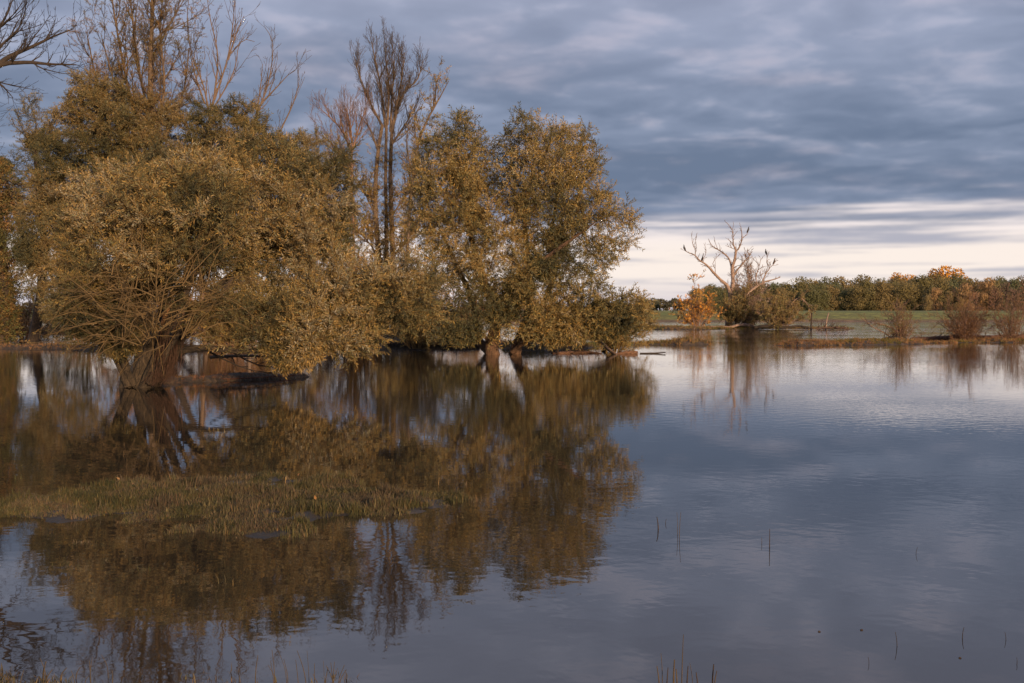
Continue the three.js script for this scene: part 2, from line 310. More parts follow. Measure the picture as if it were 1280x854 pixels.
// ---------------------------------------------------------------- the flood water
{
  const S = 2048, TILE = 22, rng = rngOf(77), hx = new Float32Array(S * S), hy = new Float32Array(S * S);
  const waves = [];
  for (let k = 0; k < 64; k++) {
    const lam = k < 8 ? 0.7 + rng() * 1.6 : 0.05 * Math.pow(11, rng()), dir = (rng() - 0.5) * 2.1 + 1.45, kx = Math.round(Math.cos(dir) * TILE / lam), ky = Math.round(Math.sin(dir) * TILE / lam);
    if (!kx && !ky) continue;
    waves.push([kx, ky, k < 8 ? 0.00022 : 0.0008, rng() * tau]);
  }
  for (const [kx, ky, amp, ph] of waves) {
    const K = Math.hypot(kx, ky), sx = kx / K * amp, sy = ky / K * amp, cx = new Float32Array(S), ccx = new Float32Array(S);
    for (let x = 0; x < S; x++) { cx[x] = Math.sin(tau * kx * x / S + ph); ccx[x] = Math.cos(tau * kx * x / S + ph); }
    for (let y = 0; y < S; y++) { const s = Math.sin(tau * ky * y / S), c = Math.cos(tau * ky * y / S); for (let x = 0, o = y * S; x < S; x++, o++) { const v = cx[x] * s - ccx[x] * c; hx[o] += v * sx; hy[o] += v * sy; } }
  }
  const data = new Float32Array(S * S * 4);
  for (let y = 0; y < S; y++) for (let x = 0; x < S; x++) {
    const o = y * S + x, gust = 0.65 + 0.9 * smoothstep(Math.sin(tau * x / S + 2 * Math.sin(tau * y / S)) * 0.5 + Math.sin(tau * 2 * y / S + 1) * 0.5, -0.7, 0.9);
    const nx = -hx[o] * gust, ny = -hy[o] * gust, l = 1 / Math.hypot(nx, ny, 1);
    data[o * 4] = nx * l * 0.5 + 0.5; data[o * 4 + 1] = ny * l * 0.5 + 0.5; data[o * 4 + 2] = l * 0.5 + 0.5; data[o * 4 + 3] = 1;
  }
  const ripple = new THREE.DataTexture(data, S, S, THREE.RGBAFormat, THREE.FloatType); ripple.wrapS = ripple.wrapT = THREE.RepeatWrapping; ripple.magFilter = THREE.LinearFilter; ripple.needsUpdate = true;
  // calm in the lee of the trees, ruffled more and more by the wind farther out: one sheet, its ripples a little higher from strip to strip
  const zs = [60, -19, -24, -30, -37, -45, -54, -64, -76, -90, -110, -3800], steep = [0.56, 0.68, 0.85, 1.1, 1.4, 1.75, 2.15, 2.6, 3.2, 4.0, 5.0], parts = [], mats = [];
  steep.forEach((k, n) => {
    const g = new THREE.PlaneGeometry(7000, zs[n] - zs[n + 1], 8, 2); g.rotateX(-Math.PI / 2); g.translate(0, 0, (zs[n] + zs[n + 1]) / 2);
    const pos = g.attributes.position, uv = g.attributes.uv; for (let q = 0; q < pos.count; q++) uv.setXY(q, pos.getX(q) / TILE, -pos.getZ(q) / TILE);
    parts.push(g); mats.push(new THREE.MeshPhysicalMaterial({ color: rgb(0.022, 0.017, 0.012), roughness: 0.02, ior: 2.1, normalMap: ripple, normalScale: new THREE.Vector2(k, k) }));
  });
  structure('water', mergeGeometries(parts, true), mats);
}

// ---------------------------------------------------------------- mud banks standing just out of the water
function tuft(rng, n, h, w, spread, tones) {
  const p = [], col = [];
  for (let k = 0; k < n; k++) {
    const a = rng() * tau, r = spread * Math.sqrt(rng()), x = Math.cos(a) * r, z = Math.sin(a) * r, L = h * (0.45 + 0.75 * rng()), b = rng() * tau, lean = (0.15 + 0.6 * rng()) * L, ww = w * (0.6 + 0.7 * rng());
    const t = tones[Math.floor(rng() * tones.length)], dx = Math.cos(b), dz = Math.sin(b), mx = x + dx * lean * 0.3, mz = z + dz * lean * 0.3, my = L * 0.6, q = [[x - dz * ww, -0.02, z + dx * ww], [x + dz * ww, -0.02, z - dx * ww], [mx - dz * ww * 0.8, my, mz + dx * ww * 0.8], [mx + dz * ww * 0.8, my, mz - dx * ww * 0.8], [x + dx * lean, L * 0.92, z + dz * lean]];
    for (const i of [0, 1, 2, 1, 3, 2, 2, 3, 4]) { p.push(...q[i]); col.push(...t); }
  }
  const g = new THREE.BufferGeometry(); g.setAttribute('position', new THREE.Float32BufferAttribute(p, 3)); g.setAttribute('color', new THREE.Float32BufferAttribute(col, 3)); g.computeVertexNormals(); return g;
}
const grassTones = [[1, 1, 1], [0.7, 0.85, 0.7], [1.35, 1.1, 0.9], [1.1, 1.15, 1]];
const lowTufts = [1, 2, 3].map((s) => tuft(rngOf(300 + s), 18, 0.062, 0.0032, 0.07, grassTones));
const bankTufts = [1, 2, 3].map((s) => tuft(rngOf(320 + s), 12, 0.26, 0.016, 0.20, grassTones));
function sow(name, geos, spots, rng, pick, scale, tall) {
  geos.forEach((g, gi) => {
    const set = spots.filter((_, k) => k % geos.length === gi); if (!set.length) return;
    const im = new THREE.InstancedMesh(g, M.grassBlade, set.length), m = new THREE.Matrix4(), q = new THREE.Quaternion(); im.name = numbered(name); im.userData = { kind: 'stuff', label: 'short mixed green and straw grass growing on mud', category: 'grass' };
    set.forEach((p, k) => { q.setFromEuler(new THREE.Euler((rng() - 0.5) * 0.9, rng() * tau, (rng() - 0.5) * 0.9)); const s = lerp(scale[0], scale[1], rng()); m.compose(p, q, V(s, s * (tall ? tall(p) : 1), s)); im.setMatrixAt(k, m); im.setColorAt(k, pick(p, rng)); });
    im.castShadow = im.receiveShadow = true; scene.add(im);
  });
}
function bank(name, line, half, height, seed, sink = 0.07) {           // line: world points; half: half width in metres at each point
  const c = new THREE.CatmullRomCurve3(line), len = c.getLength(), N = Math.round(clamp(len / 0.3, 40, 260)), K = 14, pts = c.getSpacedPoints(N), p = [], uv = [], idx = [], crest = [];
  for (let k = 0; k <= N; k++) {
    const t = k / N, q = pts[k], dir = pts[Math.min(N, k + 1)].clone().sub(pts[Math.max(0, k - 1)]).normalize(), sx = -dir.z, sz = dir.x, f = t * (half.length - 1), h0 = half[Math.min(half.length - 1, Math.floor(f))], h1 = half[Math.min(half.length - 1, Math.floor(f) + 1)];
    const end = smoothstep(t, 0, 0.06) * (1 - smoothstep(t, 0.94, 1)) * (0.25 + 0.75 * smoothstep(fbm(q.x * 0.16 + seed, 3.3, seed, 3), -0.3, 0.08)), hw = lerp(h0, h1, f % 1) * (0.35 + 0.65 * end);
    for (let j = 0; j <= K; j++) {
      const s = (j / K) * 2 - 1, wob = 1 + 0.5 * fbm(q.x * 0.5, q.z * 0.5, seed + (s > 0 ? 5 : 0), 3), x = q.x + sx * s * hw * wob, z = q.z + sz * s * hw * wob;
      const y = height * end * (1 - Math.pow(Math.abs(s), 2.2)) * (0.55 + 0.9 * (0.5 + 0.5 * fbm(x * 0.9, z * 0.9, seed, 4)) ) + 0.05 * height * noise3(x * 5, z * 5, seed) - sink * (0.4 + 1.6 * s * s);
      p.push(x, y, z); uv.push(x * 0.25, z * 0.25); if (y > 0.012) crest.push(V(x, y, z));
    }
  }
  const w = K + 1; for (let k = 0; k < N; k++) for (let j = 0; j < K; j++) { const q = k * w + j; idx.push(q, q + w, q + 1, q + 1, q + w, q + w + 1); }
  const g = new THREE.BufferGeometry(); g.setAttribute('position', new THREE.Float32BufferAttribute(p, 3)); g.setAttribute('uv', new THREE.Float32BufferAttribute(uv, 2)); g.setIndex(idx); g.computeVertexNormals();
  structure(name, g, M.mud); return crest;
}
const onLine = (...a) => a.map(([x, y]) => onWater(x, y));
const strawPick = tonePick([[0.10, 0.105, 0.03], [0.19, 0.135, 0.055], [0.24, 0.15, 0.075], [0.15, 0.10, 0.06]], 0.6, 0.4);
const brownPick = tonePick([[0.14, 0.11, 0.035], [0.22, 0.13, 0.06], [0.27, 0.15, 0.075], [0.17, 0.10, 0.06]], 0.6, 0.4);
function sowBank(crest, per, seed, pick = strawPick, scale = [0.5, 1.2], jitter = 0.5, thin = 0.2) {
  const rng = rngOf(seed), spots = [];
  for (const p of crest) for (let k = 0; k < per; k++) if (rng() > thin) spots.push(V(p.x + (rng() - 0.5) * jitter, p.y - 0.015, p.z + (rng() - 0.5) * jitter));
  sow('bank_grass', bankTufts, spots, rng, pick, scale);
}
const bankLeft = bank('mud_bank', onLine([-160, 437], [-40, 436], [60, 435], [150, 437], [260, 437], [340, 436]), [1, 1.4, 1.6, 1.8, 2, 1.4], 0.24, 11);
const bankMid = bank('mud_bank', onLine([330, 431], [430, 430], [540, 431], [640, 431], [700, 432]), [2, 3, 3, 2.4, 1.6], 0.7, 23);
const bankWillow = bank('mud_bank', onLine([645, 438], [700, 434.5], [780, 431], [860, 430.5], [885, 430]), [1.5, 2.6, 2.6, 2.2, 1.4], 0.52, 37);
const bankTree = bank('mud_bank', onLine([820, 412], [880, 411], [960, 410.5], [1040, 411], [1068, 411]), [4, 9, 9, 7, 3], 0.32, 41);
const bankRight = bank('mud_bank', onLine([965, 432], [1060, 430.5], [1150, 429], [1260, 427.5], [1420, 426]), [1.0, 2.0, 2.6, 3.2, 4], 0.30, 53);
const bankFar = bank('mud_bank', onLine([-100, 417], [60, 417], [220, 416], [420, 416], [560, 417]), [4, 5, 5, 4, 2], 0.3, 59);
const spit = bank('mud_bank', onLine([150, 479], [230, 477], [310, 474], [390, 471]), [0.9, 0.7, 0.5, 0.3], 0.22, 61);
sowBank(bankLeft, 1, 1, brownPick, [0.3, 0.8]); sowBank(bankMid, 1, 2, tonePick([[0.06, 0.045, 0.03], [0.13, 0.085, 0.05], [0.17, 0.11, 0.06]], 0.6, 0.4), [0.5, 1.5]);
sowBank(bankWillow, 2, 3); sowBank(bankTree, 3, 4, strawPick, [0.5, 1.3], 1.2); sowBank(bankRight, 3, 5, brownPick, [0.35, 0.95], 0.8); sowBank(bankFar, 2, 6, strawPick, [0.5, 1.3], 1.2);
sowBank(spit, 1, 7, tonePick([[0.08, 0.05, 0.03], [0.2, 0.1, 0.06], [0.16, 0.10, 0.05]], 0.6, 0.4), [0.2, 0.5], 0.3, 0.5);

// ---------------------------------------------------------------- the grassy islet in front
{
  const rng = rngOf(400), N = 150, K = 70, p = [], uv = [], idx = [], inside = [];
  const x0 = -8.2, x1 = 0.2, z0 = -16.4, z1 = -8.6;
  const outline = (x, z) => {                                          // > 0 on land: the islet's outline in plan
    const a = onWater(82, 632), b = onWater(300, 628), c = onWater(478, 630);
    const blob = (q, rx, rz) => 1 - Math.hypot((x - q.x) / rx, (z - q.z) / rz);
    return Math.max(blob(a, 1.05, 0.9), blob(b, 2.3, 1.75), blob(c, 0.95, 1.1), blob(onWater(180, 628), 1.6, 1.35)) + 0.62 * fbm(x * 1.1, z * 1.1, 4, 5) - 0.06;
  };
  const top = (x, z) => { const f = outline(x, z); return clamp(f * 0.13, -0.12, 0.03) + 0.07 * fbm(x * 2.6, z * 3.0, 7, 4) - 0.02; };
  for (let j = 0; j <= K; j++) for (let i = 0; i <= N; i++) { const x = lerp(x0, x1, i / N), z = lerp(z0, z1, j / K); p.push(x, top(x, z), z); uv.push(x * 0.5, z * 0.5); }
  for (let j = 0; j < K; j++) for (let i = 0; i < N; i++) { const q = j * (N + 1) + i; idx.push(q, q + N + 1, q + 1, q + 1, q + N + 1, q + N + 2); }
  const g = new THREE.BufferGeometry(); g.setAttribute('position', new THREE.Float32BufferAttribute(p, 3)); g.setAttribute('uv', new THREE.Float32BufferAttribute(uv, 2)); g.setIndex(idx); g.computeVertexNormals();
  structure('mud_islet', g, new THREE.MeshStandardMaterial({ color: rgb(0.05, 0.038, 0.026), map: mudTone, bumpMap: mudBump, bumpScale: 0.03, roughness: 0.7 }));
  while (inside.length < 20000) { const x = lerp(x0, x1, rng()), z = lerp(z0, z1, rng()), f = outline(x, z) + 0.5 * 1.7 * fbm(x * 1.9, z * 2.4, 31, 4), y = top(x, z); if (f > -0.02 && rng() < 0.18 + f * 1.5 && y > -0.045) inside.push(V(x, y - 0.005, z)); else if (rng() < 0.0005) inside.push(V(x, Math.max(y, -0.05), z)); }
  const pickIslet = tonePick([[0.054, 0.049, 0.022], [0.088, 0.074, 0.032], [0.125, 0.098, 0.050], [0.135, 0.099, 0.064], [0.078, 0.057, 0.038]], 2.6, 0.5);
  sow('islet_grass', lowTufts, inside, rng, pickIslet, [0.4, 1.35], (p) => 0.55 + 1.3 * smoothstep(fbm(p.x * 3.1, p.z * 3.1, 51, 3), -0.12, 0.4));
  // bottom left corner and the thin growth along the near edge
  const corner = [];
  for (let k = 0; k < 520; k++) { const cx = Math.pow(rng(), 1.8), q = onWater(-60 + 140 * cx, 836 + cx * 22 + rng() * 40 + 8 * noise3(cx * 9, 1, 1)); corner.push(V(q.x, -0.03, q.z)); }
  for (let k = 0; k < 45; k++) { const q = onWater(90 + 360 * rng(), 842 + 30 * rng()); corner.push(V(q.x, -0.04, q.z)); }
  sow('shore_grass', lowTufts, corner, rng, pickIslet, [0.5, 1.2]);
  const leafGeo = (L, tone) => { const gg = new THREE.BufferGeometry(); const q = [[0, 0, 0], [L * 0.35, 0.012, L * 0.28], [L, 0.02, 0], [L * 0.35, 0.015, -L * 0.28]]; const pp = [], cc = []; for (const i of [0, 1, 2, 0, 2, 3]) { pp.push(...q[i]); cc.push(...tone); } gg.setAttribute('position', new THREE.Float32BufferAttribute(pp, 3)); gg.setAttribute('color', new THREE.Float32BufferAttribute(cc, 3)); gg.computeVertexNormals(); return gg; };
  for (const [px, py, L, tone] of [[150, 606, 0.09, [0.5, 0.3, 0.14]], [185, 634, 0.10, [0.4, 0.17, 0.10]], [245, 621, 0.07, [0.7, 0.6, 0.45]], [395, 633, 0.10, [0.5, 0.26, 0.10]], [167, 612, 0.07, [0.45, 0.25, 0.13]], [372, 601, 0.08, [0.42, 0.22, 0.10]]]) {
    const q = onWater(px, py), m = single('fallen_leaf', leafGeo(L * 0.62, tone.map((c) => c * 0.55)), M.leaf, 'dry fallen leaf lying in the grass of the islet', 'leaf', 'dry leaves on the grassy islet'); m.position.set(q.x, Math.max(0, top(q.x, q.z)) + 0.07, q.z); m.rotation.set(0.5 + rng() * 0.5, rng() * tau, 0.3);
  }
}

// ---------------------------------------------------------------- the big spreading willow standing in the water
const olive = [[0.078, 0.076, 0.042], [0.145, 0.126, 0.062], [0.215, 0.174, 0.080], [0.285, 0.210, 0.088], [0.30, 0.262, 0.175]];
{
  const D = 31, a = (x, y, dz = 0) => at(x, y, D + dz), base = onWater(178, 485);
  const st = (r0, r1, ...p) => ({ r0, r1, pts: p.map((q) => a(...q)) });
  const stems = [
    st(0.40, 0.20, [176, 492, 0.3], [177, 470, 0.35], [184, 448, 0.45], [192, 425, 0.6]),
    st(0.22, 0.06, [158, 489], [156, 455, 0.3], [138, 415, 0.5], [112, 370, 0.8], [98, 330, 1]),
    st(0.20, 0.06, [168, 489, 0.4], [174, 440, 0.8], [178, 390, 1.2], [170, 330, 1.6], [160, 285, 2]),
    st(0.23, 0.06, [180, 489], [194, 450, -0.2], [212, 405, -0.3], [226, 365, -0.4], [240, 320, -0.6], [258, 275, -1]),
    st(0.20, 0.06, [190, 489, 0.5], [212, 452, 0.8], [238, 405, 1.2], [278, 352, 1.6], [330, 318, 1.9], [380, 285, 2]),
    st(0.18, 0.06, [182, 489, 0.8], [190, 430, 1.6], [206, 370, 2.4], [222, 300, 3]),
    st(0.15, 0.06, [205, 470, 0.1], [226, 440, -0.4], [250, 435, -0.7], [300, 439, -1.0], [352, 436, -1.2], [400, 424, -1.3]),
    st(0.15, 0.05, [188, 478, -0.3], [204, 448, -0.6], [222, 418, -0.8], [236, 385, -1.0]),
    st(0.13, 0.05, [160, 482, -0.2], [146, 452, -0.5], [132, 425, -0.8], [110, 398, -1.2]),
    st(0.14, 0.05, [166, 480, -0.1], [150, 445, -0.7], [124, 405, -1.5], [92, 372, -2.2]),
    st(0.13, 0.05, [226, 420, 0.5], [262, 392, 0.8], [320, 380, 0.9], [390, 375, 0.7], [460, 378, 0.5]),
  ];
  const lobes = [
    lobe(250, 268, 125, 75, D, 3.6), lobe(140, 305, 64, 88, D + 0.5, 3.0, 1.2), lobe(185, 255, 95, 62, D + 0.8, 3.2), lobe(385, 258, 66, 70, D + 0.8, 2.6), lobe(330, 215, 70, 45, D + 1.2, 2.2), lobe(425, 240, 30, 66, D + 1, 1.4, 1.4), lobe(400, 310, 46, 26, D + 0.8, 1.5, 1.2), lobe(345, 290, 64, 30, D + 1.5, 1.5, 1.2), 
    lobe(395, 390, 70, 36, D - 0.6, 1.7, 3.2), lobe(460, 370, 62, 48, D, 1.7, 3), lobe(515, 368, 50, 48, D + 0.4, 1.4, 3.4), lobe(370, 424, 76, 20, D - 1, 1.3, 4.5), lobe(440, 425, 54, 22, D - 0.6, 1.2, 4.5), lobe(300, 398, 46, 36, D - 0.6, 1.3, 2.4),
    lobe(112, 370, 50, 48, D - 1.0, 1.6, 1.2), lobe(125, 402, 62, 30, D - 1.4, 1.2, 2.0), lobe(104, 410, 40, 18, D - 1.0, 1.0, 1.4), lobe(190, 325, 95, 34, D - 2.2, 0.9, 0.5), lobe(255, 385, 40, 36, D - 1.6, 0.9, 0.7),
  ];
  const { t, rng } = leafyTree('willow_tree', 'broad olive gold willow with many stems and bare yellow shoots, standing in open water', 'willow', null, 101, {
    base, stems, lobes, points: 5600, grow: { D: 0.26, kill: 0.42, reach: 3.2, tip: 0.007, up: 0.02 }, leafR: 0.02, shoots: 46000, shootGeo: nearShoots, size: [0.6, 1.65], pick: tonePick(olive, 0.55, 0.34), bark: M.willowBark,
  });
  // bare yellow shoots fanning out of the pollard head
  const tw = new Tubes(t.position);
  for (let k = 0; k < 170; k++) {
    const left = rng() < 0.7, s0 = left ? a(120 + rng() * 85, 340 + rng() * 95, -1.6 - rng() * 1.9) : a(190 + rng() * 65, 335 + rng() * 90, -1.5 - rng() * 1.4), ang = left ? Math.PI * (0.35 + 0.85 * rng()) : Math.PI * (0.02 + 0.45 * rng()), L = 0.8 + 2.3 * rng();
    const d = V(Math.cos(ang), Math.sin(ang), (rng() - 0.6) * 1.1).normalize(), q = [s0], p = s0.clone();
    for (let s = 0; s < 8; s++) { d.add(V((rng() - 0.5) * 0.62, (rng() - 0.5) * 0.62 - 0.02, (rng() - 0.5) * 0.62)).normalize(); p.addScaledVector(d, L / 8); if (p.y < 0.12) p.y = 0.12; q.push(p.clone()); }
    const rr = taper(9, 0.012 + 0.010 * rng(), 0.004); tw.add(q, rr, 4);
    ramify(tw, rng, q, rr, { min: 0.004, levels: [{ every: 0.35, len: 0.6, ang: 0.6, up: 0.1, gnarl: 0.3, segs: 4, r: 0.008 }] });
  }
  for (const [x0, y0, x1, y1, dz] of [[205, 375, 142, 478, -1.6], [160, 350, 205, 470, -1.7], [176, 400, 190, 465, -1.5], [222, 405, 196, 450, -1.5], [150, 380, 120, 440, -2], [120, 350, 60, 420, -2.4]]) limb(tw, rng, [a(x0, y0, dz + 0.9), a((x0 + x1) / 2 + 8, (y0 + y1) / 2 - 6, dz + 0.4), a(x1, y1, dz + 0.2)], 0.022, 0.012, null);
  part('bare_shoot', tw.geo(), M.twigGold, t, true);
  // reddish water roots round the right-hand stem
  const rt = new Tubes(t.position);
  for (let k = 0; k < 90; k++) { const x = 196 + rng() * 34, top = 405 + rng() * 55 - (x - 205) * 0.4, z = -0.35 - rng() * 0.5, q = [a(x, top, z), a(x + 2 - rng() * 8, lerp(top, 482, 0.5), z - 0.1), a(x - 4 - rng() * 18, 476 + rng() * 8, z - 0.05 - rng() * 0.2)]; rt.add(curve(q, 0.2), taper(curve(q, 0.2).length, 0.010, 0.004), 3); }
  part('root', rt.geo(), M.redRoot, t, true);
  // broken dark branches hanging under the horizontal limb
  const dk = new Tubes(t.position), od = { min: 0.006, levels: [{ every: 0.22, len: 0.5, ang: 0.9, up: -0.3, gnarl: 0.6, segs: 4 }, { every: 0.2, len: 0.25, ang: 0.9, up: -0.1, gnarl: 0.6, segs: 3 }] };
  for (const q of [[[262, 440, 0], [285, 452, -0.2], [310, 462, -0.3], [336, 466, -0.4]], [[290, 440, 0.3], [320, 456, 0.2], [360, 460, 0]], [[248, 437, -0.6], [249, 455, -0.7], [248, 474, -0.7]]]) limb(dk, rng, q.map((v) => a(...v)), 0.03, 0.012, q.length > 3 ? od : q[0][0] === 290 ? od : null);
  part('dead_branch', dk.geo(), M.wetWood, t);
}

// ---------------------------------------------------------------- the middle willow with several leaning stems
{
  const D = 54, a = (x, y, dz = 0) => at(x, y, D + dz), base = onWater(640, 443);
  const st = (r0, r1, ...p) => ({ r0, r1, pts: p.map((q) => a(...q)) });
  const stems = [
    st(0.40, 0.08, [616, 446], [615, 425], [622, 402, 0.2], [612, 370, 0.6], [598, 330, 0.9], [585, 275, 1.2], [578, 215, 1]),
    st(0.22, 0.07, [620, 412], [634, 382, -0.5], [655, 350, -0.9], [680, 325, -1.2], [706, 305, -1.3], [735, 285, -1.2]),
    st(0.34, 0.08, [642, 446, 0.6], [650, 420, 0.9], [660, 395, 1.2], [661, 340, 1.4], [656, 280, 1.2], [655, 235, 1]),
    st(0.24, 0.07, [648, 430, 0.8], [668, 400, 1.0], [690, 350, 1.6], [690, 290, 2], [700, 230, 2]),
    st(0.30, 0.07, [618, 444, 0.9], [606, 434, 1.2], [596, 420, 1.6], [592, 380, 2.2], [570, 330, 2.6], [552, 290, 2.8]),
    st(0.14, 0.05, [640, 440, 0.3], [662, 424, -0.3], [700, 412, -0.9], [740, 402, -1.2], [780, 395, -1.3]),
    st(0.14, 0.06, [615, 430, -0.1], [600, 416, -0.9], [575, 408, -1.2]),
  ];
  const lobes = [
    lobe(564, 230, 64, 80, D + 0.8, 3, 1.2), lobe(575, 165, 30, 34, D + 1, 1.5), lobe(540, 290, 34, 40, D + 1.4, 1.6, 0.6), lobe(688, 232, 70, 82, D + 0.8, 3.2, 1.2), lobe(660, 170, 36, 36, D + 1, 1.8), lobe(715, 180, 36, 32, D + 1, 1.8), lobe(626, 215, 34, 50, D + 1.4, 1.6, 0.8),
    lobe(755, 285, 46, 48, D, 2, 1.2), lobe(720, 330, 50, 40, D - 0.5, 2), lobe(620, 318, 70, 56, D + 0.3, 2.4, 1.2), lobe(660, 350, 44, 40, D - 1.4, 1.2, 2.4), lobe(596, 376, 48, 34, D - 0.8, 1.4, 2.6), lobe(550, 330, 36, 40, D, 1.5, 1), lobe(640, 270, 40, 40, D - 0.4, 1.6, 0.9),
    lobe(705, 388, 52, 36, D - 1.2, 1.6, 5), lobe(765, 390, 54, 32, D - 1.2, 1.6, 5), lobe(675, 400, 36, 26, D - 1.5, 1, 5), lobe(575, 405, 26, 16, D - 1.4, 0.8, 6), lobe(640, 408, 26, 14, D - 1.6, 0.7, 5), lobe(735, 378, 40, 38, D - 1.6, 1.3, 4), lobe(792, 388, 30, 26, D - 1.2, 1.2, 5), lobe(700, 418, 40, 14, D - 1.4, 0.8, 5), lobe(556, 412, 28, 16, D - 1.2, 0.9, 5), lobe(762, 414, 40, 13, D - 1.5, 0.8, 5),
  ];
  leafyTree('willow_tree', 'tall willow with rounded golden crown in two lobes and several leaning stems at the water', 'willow', null, 202, {
    base, stems, lobes, points: 7000, grow: { D: 0.36, kill: 0.5, reach: 4.5, tip: 0.009, up: 0.03 }, leafR: 0.026, shoots: 34000, shootGeo: midShoots, size: [0.6, 1.6], rise: -0.05,
    pick: tonePick([[0.082, 0.080, 0.042], [0.16, 0.136, 0.062], [0.24, 0.188, 0.078], [0.32, 0.228, 0.086], [0.33, 0.28, 0.175]], 0.4, 0.30), bark: bark(0.17, 0.10, 0.06, 0.04),
  });
}

// ---------------------------------------------------------------- trees on the bank behind
const backTones = tonePick([[0.075, 0.074, 0.038], [0.125, 0.11, 0.052], [0.18, 0.145, 0.066], [0.23, 0.165, 0.074], [0.23, 0.205, 0.14]], 0.45, 0.3);
{
  const D = 59, a = (x, y, dz = 0) => at(x, y, D + dz), st = (r0, r1, ...p) => ({ r0, r1, pts: p.map((q) => a(...q)) });
  leafyTree('willow_tree', 'dense dark willow rising behind the spreading willow, tangled with bare stems', 'willow', null, 303, {
    base: a(200, 445), stems: [st(0.35, 0.14, [200, 446], [190, 380], [160, 300], [140, 220], [135, 160]), st(0.3, 0.12, [205, 446], [230, 370], [270, 290], [295, 220], [305, 170]), st(0.26, 0.1, [195, 446], [150, 380], [100, 300], [80, 230]), st(0.2, 0.1, [208, 446], [290, 350], [350, 260], [375, 215])],
    lobes: [lobe(88, 205, 50, 84, D, 2.6), lobe(140, 160, 60, 70, D, 2.8, 1.1), lobe(210, 175, 64, 60, D + 1, 2.6, 1), lobe(112, 115, 34, 30, D, 1.6, 1.2), lobe(300, 172, 50, 50, D, 2.4, 1.1), lobe(365, 205, 55, 48, D, 2.2), lobe(60, 310, 42, 90, D + 0.5, 2.4, 0.8), lobe(250, 230, 80, 60, D, 2.4, 0.7), lobe(400, 310, 54, 52, D, 2, 1.2), lobe(345, 345, 64, 44, D + 1, 1.8, 1.3)],
    points: 3600, grow: { D: 0.4, kill: 0.62, reach: 4.5, tip: 0.009, up: 0.03 }, leafR: 0.026, shoots: 30000, shootGeo: midShoots, pick: backTones, bark: M.darkBark,
  });
}
{
  const D = 72, a = (x, y, dz = 0) => at(x, y, D + dz), st = (r0, r1, ...p) => ({ r0, r1, pts: p.map((q) => a(...q)) });
  leafyTree('willow_tree', 'slender grey green willow with a dark leaning trunk on the mud bank', 'willow', null, 404, {
    base: a(40, 432), stems: [st(0.42, 0.14, [38, 434], [44, 410], [50, 370], [54, 300], [48, 230], [42, 170]), st(0.22, 0.09, [52, 345], [30, 300], [14, 250], [6, 215]), st(0.22, 0.09, [53, 320], [80, 270], [96, 215])],
    lobes: [lobe(38, 150, 22, 46, D, 1.8, 0.7), lobe(46, 210, 34, 60, D, 2.4), lobe(16, 235, 20, 45, D, 1.6, 0.5), lobe(82, 230, 34, 90, D, 2.4), lobe(60, 300, 36, 50, D, 2, 0.5), lobe(75, 370, 26, 36, D, 1.6, 0.35)],
    points: 1300, grow: { D: 0.45, kill: 0.75, reach: 5, tip: 0.011, up: 0.03 }, leafR: 0.03, shoots: 8500, shootGeo: midShoots, size: [0.9, 1.5], pick: tonePick([[0.10, 0.095, 0.05], [0.15, 0.135, 0.075], [0.20, 0.155, 0.07], [0.22, 0.20, 0.14]], 0.4, 0.3), bark: M.darkBark,
  });
}

// bare trees: hand-placed limbs with side shoots
const fine = { min: 0.011, leafLevel: 1, levels: [{ every: 0.55, len: 3.6, ang: 0.55, up: 0.75, gnarl: 0.28, from: 0.25, segs: 7, tip: 0.5, r: 0.055 }, { every: 0.42, len: 1.5, ang: 0.6, up: 0.35, gnarl: 0.32, from: 0.1, segs: 5, r: 0.026 }, { every: 0.42, len: 0.6, ang: 0.6, up: 0.15, gnarl: 0.35, segs: 3, r: 0.014 }] };
const sparse = { min: 0.010, leafLevel: 1, levels: [{ every: 0.6, len: 2.4, ang: 0.5, up: 0.6, gnarl: 0.3, from: 0.15, segs: 6, tip: 0.6, r: 0.045 }, { every: 0.6, len: 0.8, ang: 0.6, up: 0.25, gnarl: 0.35, segs: 4, r: 0.02 }, { every: 0.6, len: 0.35, ang: 0.6, up: 0.1, gnarl: 0.4, segs: 3, r: 0.013 }] };
function bareTree(label, D, base, limbs, mat, seed, opt, leaves) {
  const rng = rngOf(seed), b = at(...base, D).setY(0), t = thing('bare_tree', label, 'tree', b), ts = new Tubes(b), nodes = [];
  for (const l of limbs) limb(ts, rng, l.p.map(([x, y, dz = 0]) => at(x, y, D + dz)), l.r0, l.r1, l.plain ? null : l.o ?? opt, nodes);
  part('trunk', ts.geo(), mat, t);
  if (leaves) {
    const spots = []; for (let k = 0; k < leaves.n; k++) { const s = nodes[Math.floor(rng() * nodes.length)]; if (!s || (leaves.keep && !leaves.keep(s[0], rng))) continue; spots.push([s[0], s[1].clone().multiplyScalar(0.5).add(V(rng() - 0.5, rng() - 0.5, rng() - 0.5)).normalize()]); }
    putShoots('foliage', t, leaves.geo ?? midShoots, spots, rng, leaves.pick, leaves.size);
  }
  return t;
}
const L = (r0, r1, p, extra) => ({ r0, r1, p, ...extra });
const rust = tonePick([[0.16, 0.105, 0.05], [0.23, 0.145, 0.06], [0.20, 0.14, 0.065], [0.14, 0.115, 0.045]], 0.6, 0.3);
const epi = (every, len) => ({ min: 0.008, leafLevel: 0, levels: [{ every, len, ang: 1.05, up: 0.4, gnarl: 0.45, segs: 4, r: 0.016, tip: 0.8 }, { every: 0.3, len: len * 0.4, ang: 0.8, up: 0.2, gnarl: 0.4, segs: 3, r: 0.010 }] });

